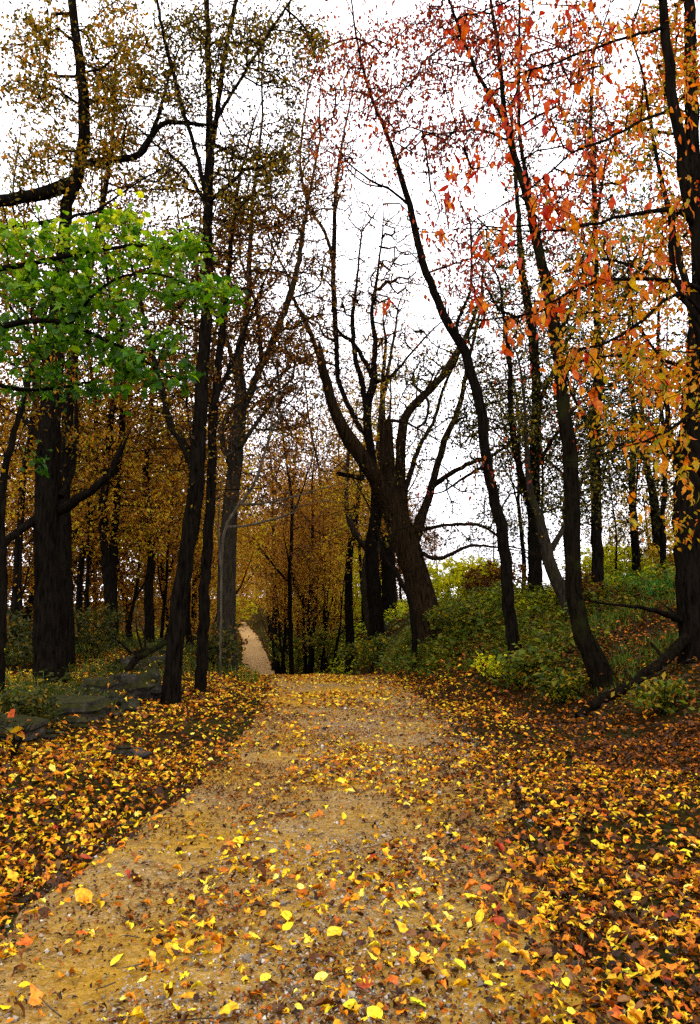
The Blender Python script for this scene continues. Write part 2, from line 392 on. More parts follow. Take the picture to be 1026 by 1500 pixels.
def shape_lobed(curl=.2, seed=0):
    r_ = np.random.default_rng(seed)
    ang = np.array([-90, -66, -44, -26, -8, 4, 22, 38, 50, 64, 78, 90, 102, 116, 130, 142, 158, 176, 188, 206, 224, 246])
    rad = np.array([.16, .40, .30, .56, .66, .44, .62, .86, .46, .60, .84, 1.0, .84, .60, .46, .86, .62, .44, .66, .56, .30, .40])*.56*(1+.09*r_.normal(size=22))
    a = np.radians(ang); inn = .5*rad
    zo = -curl*(rad/.56)**2*.35 + .05*r_.normal(size=22); zi = -curl*.06 + .02*r_.normal(size=22)
    V = np.vstack([[[0, .40, .02]], np.stack([inn*np.cos(a), .40+inn*np.sin(a), zi], -1), np.stack([rad*np.cos(a), .40+rad*np.sin(a), zo], -1)])
    Fc = []
    for i in range(22):
        j = (i+1) % 22; Fc += [[0, 1+i, 1+j], [1+i, 23+i, 23+j], [1+i, 23+j, 1+j]]
    b = len(V); V = np.vstack([V, [[-.010, -.25, .03], [.010, -.25, .03], [.010, .33, 0], [-.010, .33, 0]]]); Fc += [[b, b+1, b+2], [b, b+2, b+3]]
    return V, np.array(Fc)
SH = {'oval': shape_oval(), 'lance': shape_oval(.17, .16, .06), 'broad': shape_oval(.36, .10, .10), 'curl': shape_oval(.25, .45, .22), 'quad': shape_quad(), 'maple': shape_maple(.10, 1), 'maple2': shape_maple(.28, 2), 'maple3': shape_maple(-.2, 3)}
SH.update({'r_oval': shape_rich(.27, .12, .06, .03, .05, 1), 'r_broad': shape_rich(.36, -.10, .10, .05, .06, 2), 'r_curl': shape_rich(.26, .75, .16, .05, .06, 3), 'r_roll': shape_rich(.24, .2, .34, .05, .08, 4), 'r_torn': shape_rich(.30, -.35, -.06, .06, .28, 5, skew=.08), 'r_lance': shape_rich(.15, .30, .05, .02, .04, 6), 'r_lance2': shape_rich(.19, -.35, .09, .03, .05, 7, skew=.06), 'lobed': shape_lobed(.15, 1), 'lobed2': shape_lobed(.55, 2), 'lobed3': shape_lobed(-.5, 3)})

def frames(D, N):
    """rotation matrices with y along D and z near N"""
    D = D/(np.linalg.norm(D, axis=1)[:, None]+1e-9)
    X = np.cross(D, N); X /= np.linalg.norm(X, axis=1)[:, None]+1e-9
    Z = np.cross(X, D); return np.stack([X, D, Z], -1)     # columns
def leaf_mesh(name, pos, Rm, size, tint, shape, mat):
    V0, F0 = SH[shape]; n, m = len(pos), len(V0)
    V = pos[:, None] + np.einsum('nij,mj->nmi', Rm, V0)*size[:, None, None]
    Fc = F0[None] + (np.arange(n)*m)[:, None, None]
    return V.reshape(-1, 3), Fc.reshape(-1, 3), np.repeat(tint, m)
def leaf_part(name, sets, mat, parent=None, kind='stuff', smooth=False):
    Vs, Fs, Ts, b = [], [], [], 0
    for (pos, Rm, size, tint, shape) in sets:
        if not len(pos): continue
        V, Fc, t = leaf_mesh(name, pos, Rm, size, tint, shape, mat)
        Vs.append(V); Fs.append(Fc+b); Ts.append(t); b += len(V)
    if not Vs: return None
    return link(name, mesh(name, np.vstack(Vs), [np.vstack(Fs)], mat, np.concatenate(Ts), smooth), parent, kind)
_ONE = {}
def one_mesh(shape, mat):
    k = (shape, mat)
    if k not in _ONE:
        V0, F0 = SH[shape]; _ONE[k] = mesh('leaf', V0, [F0], M[mat], smooth=True)
    return _ONE[k]
def one_leaf(name, pos, R3, size, shape, mat, col, parent=None):
    o = link(name, one_mesh(shape, mat), parent)
    m4 = Matrix([list(R3[0]*size)+[pos[0]], list(R3[1]*size)+[pos[1]], list(R3[2]*size)+[pos[2]], [0, 0, 0, 1]])
    o.matrix_basis = m4; o.color = (*col, 1); return o

# ------------------------------------------------------------------ trees
def skeleton(stems, targets, bf=.28, step=.45, lo=.25):
    """join every target to the nearest piece of wood; returns node arrays and the parent of each"""
    pos, par, pl, drn = [], [], [], []
    for k, P in enumerate(stems):
        T = np.gradient(P[:, :3], axis=0); T /= np.linalg.norm(T, axis=1)[:, None]+1e-9
        L = np.concatenate([[0], np.cumsum(np.linalg.norm(np.diff(P[:, :3], axis=0), axis=1))])
        s = int(len(P)*(lo if k == 0 else .1))
        for i in range(s, len(P)):
            pos.append(P[i, :3]); par.append(-1); pl.append(L[-1]*.15 if k == 0 else 0); drn.append(T[i])
    n0 = len(pos)
    cap = n0 + len(targets)*24
    X = np.zeros((cap, 3)); X[:n0] = pos; PL = np.zeros(cap); PL[:n0] = 0; D = np.zeros((cap, 3)); D[:n0] = drn
    PA = np.full(cap, -1); n = n0
    d0 = np.array([np.min(np.linalg.norm(X[:n0]-t, axis=1)) for t in targets])
    tips = []
    for j in np.argsort(d0):
        t = targets[j]; dv = t - X[:n]; dist = np.linalg.norm(dv, axis=1)
        up = np.maximum(0, -dv[:, 2])*.25
        i = int(np.argmin(dist + bf*PL[:n] + up)); dd = dist[i]
        k = int(min(20, max(1, round(dd/step))))
        c = X[i] + D[i]*dd*.35 + rng.normal(0, .05*dd, 3)
        prev = i
        for q in range(1, k+1):
            u = q/k; pnt = (1-u)**2*X[i] + 2*u*(1-u)*c + u*u*t + (rng.normal(0, .035*step, 3) if q < k else 0)
            X[n] = pnt; PA[n] = prev; e = pnt - X[prev]; l = np.linalg.norm(e)+1e-9
            D[n] = e/l; PL[n] = PL[prev] + l; prev = n; n += 1
        tips.append(prev)
    return X[:n], PA[:n], np.array(tips), n0
def chains(X, PA, n0, r_tip, expo=.5, rmax=.06):
    n = len(X); cnt = np.zeros(n); kids = [[] for _ in range(n)]
    for i in range(n-1, n0-1, -1):
        if not kids[i]: cnt[i] = max(cnt[i], 1)
        p = PA[i]; cnt[p] += cnt[i]; kids[p].append(i)
    rad = np.minimum(r_tip*np.maximum(cnt, 1)**expo, rmax); out = []
    start = [(PA[i], i) for i in range(n0, n) if PA[i] < n0]
    while start:
        p, i = start.pop(); ch = [p, i]
        while kids[i]:
            ks = sorted(kids[i], key=lambda a: -cnt[a]); start += [(i, k) for k in ks[1:]]
            i = ks[0]; ch.append(i)
        r = rad[ch]; r[0] = r[1]
        r = r.copy(); r[-1] *= .6
        out.append(np.hstack([X[ch], r[:, None]]))
    return out
def leaves_on(X, PA, tips, per, size, droop=.5, spread=.22, lam=.5):
    """per leaves round every tip and the twig that carries it"""
    n = len(tips)*per; t = np.repeat(tips, per); p = PA[t]
    u = rng.random((n, 1))**.7
    pos = X[p]*(1-u) + X[t]*u + rng.normal(0, spread, (n, 3))*rng.random((n, 1))
    D = rng.normal(0, 1, (n, 3)); D[:, 2] *= .6; D /= np.linalg.norm(D, axis=1)[:, None]
    D[:, 2] -= droop*2*rng.random(n)
    N = rng.normal(0, 1, (n, 3))*lam; N[:, 2] += .8
    return pos, frames(D, N), size*(1+.28*rng.normal(size=n)).clip(.45, 1.7), t

def px_stem(pts, d):
    """(px, py, width px[, metres ahead]) -> world polyline with radii"""
    o = []
    for p in pts:
        dd = p[3] if len(p) > 3 else d
        o.append([*W(p[0], p[1], dd), p[2]/2*dd/F*.86])
    return np.array(o)
def clump_pts(clumps, d):
    """(px, py, rx px, ry px, count[, metres ahead, depth radius])"""
    T = []
    for cpt in clumps:
        px, py, rx, ry, n = cpt[:5]; dd = cpt[5] if len(cpt) > 5 and cpt[5] else d; rd = cpt[6] if len(cpt) > 6 else 1.6
        v = rng.normal(size=(n, 3)); v /= np.linalg.norm(v, axis=1)[:, None]; v *= rng.random((n, 1))**.42
        for a in v: T.append(W(px + a[0]*rx, py - a[2]*ry, dd + a[1]*rd))
    return np.array(T).reshape(-1, 3)

def tree(label, d, stems, clumps=(), leaf='lf_olive', size=.085, per=16, shape='quad', droop=.5, bark='bark', r_tip=.0085, tint=None,
         name='tree', cat='tree', group=None, limb_jag=(), flare=.55, n_single=0, single=None, lo=.25, spread=.22, step=.45, bf=.28, trunk_jag=0, snap=True, dens=1.7, auto=5.0, sides=14, rough=.16):
    st = [px_stem(s, d) for s in stems]
    if snap:
        b = st[0][0]; z = gz(b[0], b[1]); b[2] = min(b[2], z) - .25 if abs(b[2]-z) < 1.2 else z-.25
        st[0][0] = b
    root = thing(name, label, cat, tuple(st[0][0, :3] + np.array([0, 0, .25])), group)
    o0 = np.array([*root.location])
    off = np.array([*o0, 0])
    st = [resample(P, max(.12, min(.3, P[0, 3]*1.6)), .012) for P in st]
    for k, P in enumerate(st):
        if (k and k in limb_jag) or (k == 0 and trunk_jag): continue
        e = P[-1, :3] - P[-2, :3]; e /= np.linalg.norm(e)+1e-9; L = max(.5, min(2.2, P[-1, 3]*70))
        a, b = e + rng.normal(0, .22, 3), e + rng.normal(0, .4, 3)
        st[k] = resample(np.vstack([P, [*(P[-1, :3]+a*L*.5), P[-1, 3]*.6], [*(P[-1, :3]+a*L*.5+b*L*.5), .003]]), max(.12, min(.3, P[0, 3]*1.6)), 0)
    for k, P in enumerate(st):
        V, Fc = tubes([P - off], sides if k == 0 else 9, rough, flare if k == 0 else 0, (.55 if k in limb_jag else 0) if k else trunk_jag)
        link('trunk' if k == 0 else 'limb', mesh('trunk' if k == 0 else 'limb', V, Fc, M[bark], smooth=True), root)
    tg = clump_pts([(c[0], c[1], c[2], c[3], int(round(c[4]*dens)), *c[5:]) for c in clumps], d) if len(clumps) else np.zeros((0, 3))
    if auto:
        ex = []
        for k, P in enumerate(st):
            if k in limb_jag: continue
            hi = P[(P[:, 2] > o0[2] + 3.2) & (P[:, 2] < 17)]
            m = int(len(hi)*np.mean(np.linalg.norm(np.diff(P[:, :3], axis=0), axis=1))*auto)
            if m and len(hi):
                v = rng.normal(size=(m, 3)); v /= np.linalg.norm(v, axis=1)[:, None]; v[:, 2] = np.abs(v[:, 2])*.8 + .1
                ex.append(hi[rng.integers(len(hi), size=m), :3] + v*rng.uniform(.4, 1.9, (m, 1)))
        if ex: tg = np.vstack([tg] + ex)
    if len(tg):
        X, PA, tips, n0 = skeleton(st, tg, bf=bf, lo=lo, step=step)
        ch = chains(X, PA, n0, r_tip, rmax=max(.02, st[0][:, 3].max()*.4))
        grow_parts(root, ch, off, bark)
        if per:
            pos, Rm, sz, t = leaves_on(X, PA, tips, per, size, droop, spread)
            pos = pos - o0
            tn = tint(pos + o0) if tint else rng.random(len(pos))
            if n_single:
                # the leaves that show largest are parts of their own
                Y = pos[:, 1] + o0[1]; score = sz/np.maximum(Y, 1); u = (pos[:, 0]+o0[0])/Y*F*.99 + 513
                score = np.where((u > 5) & (u < 1020), score, 0)
                big = np.argsort(-score)[:n_single]; rest = np.ones(len(pos), bool); rest[big] = False
                shp, colf = single
                for i in big:
                    one_leaf('leaf', pos[i], Rm[i], sz[i], shp[int(rng.integers(len(shp)))], 'lf_one', colf(tn[i]), root)
                pos, Rm, sz, tn = pos[rest], Rm[rest], sz[rest], tn[rest]
            half = rng.random(len(pos)) < .5
            shapes = shape if isinstance(shape, (list, tuple)) else [shape, shape]
            leaf_part('crown', [(pos[h], Rm[h], sz[h], tn[h], s) for h, s in ((half, shapes[0]), (~half, shapes[1]))], M[leaf], root)
    return root
def grow_parts(root, ch, off, bark, nbig=10):
    big = sorted([c for c in ch if c[:, 3].max() > .014], key=lambda c: -c[:, 3].max()*len(c))[:nbig]
    ids = set(id(c) for c in big)
    for c in big:
        V, Fc = tubes([resample(c - off, .3)], 6, .05); link('branch', mesh('branch', V, Fc, M[bark], smooth=True), root)
    small = [c - off for c in ch if id(c) not in ids]
    if small:
        V, Fc = tubes(small, 4); link('twigs', mesh('twigs', V, Fc, M[bark], smooth=True), root, 'stuff')
def pal(stops):
    ps = [s[0] for s in stops]; cs = np.array([s[1] for s in stops])
    return lambda t: tuple(float(np.interp(t, ps, cs[:, k])) for k in range(3))
def to_px(P):
    d = P - np.array([0, 0, EYE]); cp, sp = math.cos(PITCH), math.sin(PITCH)
    f = d[:, 1]*cp + d[:, 2]*sp; u = -d[:, 1]*sp + d[:, 2]*cp
    return 513 + F*d[:, 0]/f, 750 - F*u/f

# ================================================================== the trees one can name
# --- left of the trail
tree('thick black trunk among the rocks on the left, with a broken elbow limb', 14.0, [
    [(76, 1012, 55), (73, 960, 50), (71, 900, 47), (71, 800, 43), (70, 700, 41), (74, 620, 37), (78, 540, 34), (84, 460, 29), (92, 380, 24), (98, 300, 22), (112, 262, 22), (124, 200, 21), (122, 140, 20), (116, 90, 18), (110, 40, 16), (105, -10, 15), (98, -120, 10), (104, -230, 5)],
    [(108, 268, 25), (60, 284, 23, 13.7), (0, 294, 22, 13.3), (-70, 302, 19, 13), (-150, 290, 12, 12.7)],
    [(124, 240, 15), (165, 234, 13, 13.7), (205, 226, 12, 13.4), (228, 180, 8, 13.2), (250, 104, 4, 13)],
    [(203, 226, 10, 13.4), (238, 182, 10, 13.2), (280, 181, 7, 13)],
    [(86, 748, 20), (140, 714, 13, 13.6), (161, 693, 12, 13.5), (173, 668, 10, 13.4)],
    [(62, 756, 16), (36, 772, 14, 13.7), (0, 802, 13, 13.3), (-50, 835, 10, 13)],
    [(88, 728, 14), (105, 692, 11, 14.3), (112, 640, 9, 14.5), (111, 585, 6, 14.7)],
    [(66, 650, 13), (34, 604, 10, 14.3), (45, 540, 8, 14.6), (66, 470, 5, 15)]],
    [(60, 60, 70, 60, 26), (40, 130, 60, 50, 20), (165, 40, 50, 50, 18), (170, 130, 55, 50, 24), (60, 220, 60, 40, 16), (20, 350, 50, 60, 14), (150, 235, 40, 40, 10), (175, 200, 30, 30, 8), (200, 90, 30, 60, 14), (100, -120, 160, 80, 30)],
    leaf='lf_olive', size=.078, per=24, dens=2.8, limb_jag=(3, 4), bark='bark', flare=.35, tint=lambda P: np.clip(rng.random(len(P))*.75+.25, 0, 1))
tree('straight dark trunk standing close behind the thick trunk on the left', 16.5, [
    [(96, 985, 30), (95, 900, 28), (94, 800, 25), (93, 700, 22), (100, 600, 19), (112, 500, 16), (130, 400, 13), (150, 300, 10), (165, 200, 7), (170, 80, 4)],
    [(99, 610, 12), (60, 520, 9, 17), (10, 440, 5, 17.5)]],
    [(190, 320, 50, 60, 22), (150, 160, 60, 70, 16), (30, 420, 50, 60, 16), (250, 200, 40, 60, 12)], leaf='lf_brown', size=.075, per=20, dens=2.6, auto=7)
tree('slim leaning stem at the far left edge of the woods', 12.0, [
    [(2, 960, 17), (4, 860, 15), (2, 760, 14), (8, 690, 12), (30, 600, 9), (48, 540, 8), (64, 470, 6), (84, 400, 4)]],
    [(60, 560, 40, 50, 8), (0, 520, 40, 80, 10)], leaf='lf_olive', size=.08, per=10)
tree('tall slender dark tree at the left edge of the trail, forked high up', 13.2, [
    [(247, 1036, 36), (253, 980, 30), (262, 900, 28), (273, 810, 27), (285, 720, 26), (292, 640, 25), (297, 560, 23), (302, 470, 20), (304, 400, 18), (304, 320, 17), (307, 230, 16), (307, 150, 13), (305, 80, 11), (303, 0, 9), (300, -100, 7), (306, -200, 4)],
    [(309, 225, 11), (318, 170, 10, 13.4), (326, 100, 9, 13.6), (346, 0, 8, 14), (360, -90, 5, 14.3)],
    [(286, 690, 17), (272, 655, 15, 13.5), (250, 620, 13, 13.8), (236, 565, 11, 14.1), (217, 490, 8, 14.5), (205, 430, 5, 14.7)],
    [(304, 290, 10), (285, 215, 8, 13), (262, 140, 8, 12.8), (240, 50, 7, 12.6), (226, -20, 5, 12.4)],
    [(302, 300, 8), (270, 245, 6, 13.6), (228, 212, 4, 14)],
    [(308, 190, 7), (350, 120, 6, 13), (400, 40, 5, 12.8), (440, -20, 3, 12.6)]],
    [(250, 130, 40, 60, 16), (330, 60, 50, 60, 20), (385, 60, 40, 60, 14), (240, 270, 40, 40, 14), (345, 230, 30, 40, 12), (400, 250, 36, 40, 22), (350, 300, 40, 30, 14), (265, 40, 50, 40, 14), (450, 60, 40, 30, 14), (320, -120, 120, 70, 26), (430, 130, 40, 60, 12), (420, 200, 30, 50, 10), (290, 100, 40, 70, 12)],
    leaf='lf_olive', size=.064, per=22, dens=3.0, auto=8, flare=.25, tint=lambda P: np.clip(rng.random(len(P))*.85, 0, 1))
tree('thinner dark stem right behind the slender tree at the trail edge', 14.2, [
    [(290, 1026, 22), (296, 960, 20), (301, 880, 18), (304, 800, 18), (309, 720, 17), (312, 650, 16), (316, 590, 14), (324, 500, 12), (332, 430, 9), (340, 340, 7), (352, 260, 5), (372, 180, 3)],
    [(318, 580, 9), (345, 520, 7, 14.6), (372, 450, 5, 15)]],
    [(345, 330, 40, 50, 24), (300, 400, 50, 50, 18), (250, 440, 40, 40, 12), (395, 330, 40, 40, 14)], leaf='lf_brown', size=.064, per=20, dens=2.8, auto=8, flare=.2)
tree('grey barked tree with dead lower limbs beside the far bend', 19.0, [
    [(333, 955, 34), (333, 880, 31), (335, 800, 29), (341, 720, 27), (349, 640, 26), (352, 580, 21), (350, 520, 17), (362, 460, 13), (366, 380, 9), (372, 280, 6), (385, 170, 4)],
    [(351, 610, 16), (372, 560, 14, 19.3), (400, 500, 12, 19.6), (425, 432, 11, 20), (440, 370, 9, 20.2), (452, 290, 6, 20.4), (470, 200, 4, 20.8)],
    [(345, 700, 12), (330, 660, 11, 18.6), (324, 630, 11, 18.4), (338, 600, 8, 18.4)],
    [(336, 640, 9, 18.6), (350, 655, 8, 18.3), (362, 640, 8, 18.2)],
    [(352, 580, 10), (330, 490, 8, 19.5), (300, 430, 5, 20)],
    [(384, 540, 8, 19.4), (376, 450, 7, 19.2), (352, 380, 4, 19)]],
    [(395, 500, 50, 40, 34), (360, 440, 50, 40, 24), (430, 545, 40, 40, 22), (420, 620, 40, 30, 14), (300, 500, 60, 50, 26), (400, 400, 40, 40, 16), (440, 300, 40, 60, 22), (410, 320, 40, 60, 18), (470, 260, 40, 60, 16), (430, 200, 40, 50, 12), (470, 400, 30, 50, 12), (390, 590, 30, 24, 16), (450, 480, 40, 60, 18)],
    leaf='lf_brown', size=.075, per=18, dens=2.6, auto=9, r_tip=.012, bark='bark_grey', flare=.3, tint=lambda P: np.clip(rng.random(len(P))*.9+.1, 0, 1))
tree('dark trunk in the undergrowth behind the rock pile', 21.0, [
    [(164, 965, 24), (163, 900, 21), (160, 840, 19), (152, 760, 16), (158, 660, 13), (170, 560, 9), (180, 460, 6)], [(158, 700, 8), (125, 640, 6, 21.5), (105, 560, 4, 22)]],
    [(150, 660, 70, 60, 40), (200, 560, 60, 60, 36), (100, 600, 60, 60, 30), (200, 740, 60, 60, 36), (110, 760, 50, 60, 26)], leaf='lf_wood', size=.095, per=24)
tree('slender trunk between the rock pile and the trailside trees', 23.0, [
    [(222, 955, 17), (218, 880, 15), (222, 800, 13), (214, 700, 11), (222, 600, 8), (226, 500, 5)]],
    [(230, 650, 60, 60, 40), (215, 780, 50, 60, 34), (260, 560, 50, 60, 34)], leaf='lf_wood', size=.095, per=24)
# the bleached dead tree
tree('thin grey leafless dead sapling leaning over the trail edge', 16.5, [
    [(324, 985, 3.5), (324, 900, 3.5), (325, 830, 4), (330, 775, 5), (352, 738, 6), (374, 706, 5), (386, 670, 4), (396, 640, 4), (415, 600, 3)],
    [(352, 738, 5), (380, 738, 4, 16), (430, 728, 3, 15.7), (470, 716, 2, 15.5)], [(374, 706, 4), (394, 640, 3, 16.8), (400, 600, 2.5, 17)],
    [(330, 772, 5), (360, 770, 4, 16.8), (420, 755, 3, 17), (440, 742, 2, 17)], [(324, 830, 5), (320, 760, 3, 16.2), (326, 700, 2, 16)]],
    [(390, 690, 30, 40, 14), (420, 740, 30, 12, 8), (330, 650, 16, 50, 8)], per=0, bark='deadwood', auto=0, r_tip=.0035, flare=0, cat='dead tree')

# --- the middle
tree('huge leaning broken tree with a jagged snapped stub on the right bank', 22.0, [
    [(634, 932, 62), (624, 900, 52), (612, 850, 46), (600, 810, 45), (588, 775, 46), (578, 740, 38), (571, 700, 28), (568, 660, 24), (566, 632, 23)],
    [(588, 778, 34), (565, 728, 30, 21.7), (543, 690, 28, 21.4), (515, 650, 26, 21.1), (497, 620, 22, 20.9), (484, 580, 19, 20.8), (474, 545, 16, 20.7), (469, 524, 13, 20.7)],
    [(473, 540, 9, 20.7), (462, 505, 9, 20.6), (448, 472, 8, 20.5), (430, 438, 6, 20.4), (420, 400, 4, 20.3)],
    [(590, 770, 24), (588, 715, 20, 22.4), (588, 650, 18, 22.6), (594, 612, 16, 22.8), (612, 588, 15, 23), (640, 560, 13, 23.3), (662, 528, 11, 23.6), (688, 482, 8, 24), (706, 430, 5, 24.3)],
    [(606, 795, 20), (622, 745, 16, 22.5), (636, 700, 14, 22.8), (652, 645, 11, 23), (672, 600, 9, 23.3), (684, 540, 7, 23.6), (700, 470, 5, 24)],
    [(630, 715, 11, 22.6), (660, 694, 9, 22), (690, 678, 8, 21.6), (720, 668, 6, 21.2), (760, 640, 4, 20.8)],
    [(594, 720, 9, 22.3), (612, 660, 8, 22.8), (634, 620, 7, 23.2), (650, 570, 6, 23.6), (672, 520, 4, 24)],
    [(568, 636, 5, 22), (568, 618, 6, 21.9), (590, 618, 5, 21.7), (616, 630, 3, 21.4)],
    [(532, 700, 10, 21.4), (520, 698, 8, 21.2), (513, 697, 7, 21.1)],
    [(604, 800, 9, 22), (640, 818, 7, 21.5), (690, 800, 5, 21), (730, 802, 3, 20.6)],
    [(604, 780, 8, 22), (650, 770, 6, 21.4), (705, 770, 5, 21), (745, 800, 3, 20.6)]],
    [(600, 545, 46, 26, 34), (640, 520, 40, 30, 18), (700, 520, 40, 50, 24), (650, 610, 46, 40, 26), (700, 620, 40, 40, 22), (690, 720, 50, 40, 18), (660, 780, 60, 30, 10), (610, 660, 30, 30, 10), (450, 420, 24, 30, 6), (700, 430, 40, 40, 16)],
    leaf='lf_dark', size=.085, per=10, auto=4, bark='bark_brown', limb_jag=(1, 8), trunk_jag=.6, flare=.3, rough=.26, lo=.8, r_tip=.012)
tree('bare forked tree standing behind the broken tree', 28.0, [
    [(556, 925, 30), (548, 860, 24), (544, 800, 22), (552, 740, 20), (548, 690, 17), (540, 640, 16), (538, 600, 14), (548, 556, 13), (548, 530, 10), (550, 500, 9), (545, 460, 7), (552, 410, 5), (560, 350, 3)],
    [(538, 604, 11), (530, 560, 10, 28), (520, 520, 9, 28), (517, 470, 8, 28), (522, 420, 5, 28), (530, 340, 3, 28)],
    [(548, 555, 9), (520, 505, 7, 28.3), (500, 490, 6, 28.6), (488, 470, 3, 28.8)],
    [(549, 560, 8), (575, 550, 6, 27.6), (600, 520, 4, 27.3)],
    [(540, 640, 10), (524, 620, 9, 28), (497, 560, 9, 28.4), (493, 500, 9, 28.6), (489, 420, 9, 28.8), (490, 340, 8, 29), (494, 260, 6, 29), (505, 190, 4, 29), (520, 120, 3, 29)],
    [(490, 390, 7, 28.8), (476, 340, 6, 28.6), (452, 300, 5, 28.4), (440, 230, 4, 28.2), (452, 130, 3, 28)]],
    [(520, 440, 40, 40, 26), (460, 480, 40, 60, 20), (560, 420, 40, 50, 26), (600, 400, 40, 50, 16), (500, 300, 50, 50, 22), (455, 230, 40, 60, 22), (585, 340, 50, 40, 16), (510, 220, 30, 60, 14), (450, 380, 40, 40, 14), (590, 480, 30, 40, 12)],
    leaf='lf_brown', size=.08, per=9, bark='bark', r_tip=.017, flare=.25, bf=.15, auto=6, dens=3.2)
tree('grey trunk with a crooked bend at the foot of the right bank', 31.0, [
    [(560, 935, 34), (546, 900, 29), (541, 850, 26), (546, 800, 24), (560, 760, 20), (562, 700, 15), (556, 640, 11), (566, 560, 7), (580, 480, 4)], [(545, 810, 14), (520, 780, 12, 31), (508, 740, 9, 31.5), (510, 680, 6, 32)]],
    [(545, 760, 50, 40, 26), (500, 720, 36, 40, 24), (560, 660, 40, 50, 24)], leaf='lf_wood', size=.10, per=17, bark='bark_grey', flare=.5)
tree('dark trunk in the dip beside the grey crooked trunk', 33.0, [
    [(514, 942, 16), (511, 880, 14), (512, 820, 12), (520, 760, 11), (528, 700, 8), (538, 620, 5)]], [(520, 720, 40, 40, 24), (540, 640, 36, 40, 20), (500, 800, 30, 40, 18)], leaf='lf_gold', size=.10, per=18)
tree('thick dark trunk glimpsed behind the broken tree', 36.0, [
    [(572, 900, 26), (570, 850, 24), (568, 790, 22), (572, 700, 17), (560, 600, 10), (566, 500, 5)]], [(570, 720, 36, 40, 20), (556, 600, 30, 50, 14)], leaf='lf_wood', size=.10, per=16)
tree('slim crooked stem at the foot of the broken tree', 20.0, [
    [(607, 985, 10), (607, 930, 10), (600, 880, 8), (580, 838, 7), (566, 820, 6), (556, 790, 4), (540, 740, 3)]], [(560, 780, 20, 30, 6)], leaf='lf_dark', size=.08, per=4, flare=.2)

# --- right of the trail
tree('long thin curving tree on the right bank reaching over the trail', 15.8, [
    [(758, 978, 27), (750, 930, 22), (745, 870, 21), (741, 820, 20), (734, 770, 19), (722, 720, 18), (712, 670, 18), (706, 610, 18), (694, 560, 17), (682, 515, 17), (660, 478, 16), (642, 440, 15), (625, 400, 14), (612, 350, 12), (600, 300, 11), (588, 262, 10), (574, 215, 8), (560, 180, 7), (548, 150, 6), (532, 100, 5), (520, 40, 3.5), (512, -30, 2.5)],
    [(600, 300, 5), (575, 280, 4.5, 15.4), (540, 262, 4, 15), (512, 240, 2.5, 14.8)],
    [(690, 545, 7), (670, 480, 6, 16.3), (690, 420, 5, 16.8), (690, 330, 3, 17.2)],
    [(625, 400, 4), (680, 382, 3.5, 15.2), (720, 370, 2.5, 15)],
    [(712, 680, 6), (680, 700, 5, 15.3), (650, 720, 3, 15)]],
    [(505, 105, 60, 50, 34), (540, 150, 40, 40, 14), (545, 60, 60, 44, 22), (465, 60, 44, 30, 14), (570, 150, 46, 40, 18), (625, 120, 60, 50, 20), (640, 185, 40, 30, 14), (600, 50, 60, 44, 16), (520, -40, 80, 50, 22), (480, 170, 40, 40, 14), (450, 110, 40, 50, 14), (500, 230, 40, 40, 12), (570, 240, 36, 40, 8), (660, 400, 36, 40, 10)],
    leaf='lf_red', size=.092, per=13, spread=.34, shape=['lance', 'quad'], droop=1.2, flare=.2, r_tip=.007, lo=.6, auto=2)
tree('upright dark trunk on the crest of the bank with a twisted side stem', 21.0, [
    [(785, 872, 26), (783, 820, 23), (782, 760, 21), (783, 700, 20), (785, 640, 19), (786, 580, 17), (783, 520, 16), (776, 460, 15), (766, 400, 12), (760, 330, 9), (756, 250, 7), (748, 160, 5)],
    [(782, 760, 14), (770, 715, 13, 20.6), (758, 670, 12, 20.4), (750, 620, 11, 20.3), (748, 570, 10, 20.2), (745, 515, 8, 20), (736, 450, 5, 19.8)],
    [(786, 600, 9), (812, 540, 7, 21.4), (840, 480, 5, 21.8)],
    [(784, 690, 8), (812, 640, 6, 20.6), (842, 600, 4, 20.2)]],
    [(740, 440, 50, 50, 36), (720, 360, 40, 50, 30), (790, 360, 40, 60, 30), (760, 600, 50, 50, 26), (820, 560, 40, 60, 24), (740, 690, 40, 40, 18), (810, 700, 40, 40, 18), (760, 240, 50, 60, 30), (700, 560, 36, 50, 20), (720, 160, 40, 60, 14), (740, 560, 50, 60, 24), (690, 650, 40, 50, 18), (730, 760, 40, 30, 12), (800, 640, 40, 60, 20), (690, 470, 40, 40, 16)],
    leaf='lf_dark', size=.08, per=20, flare=.2)
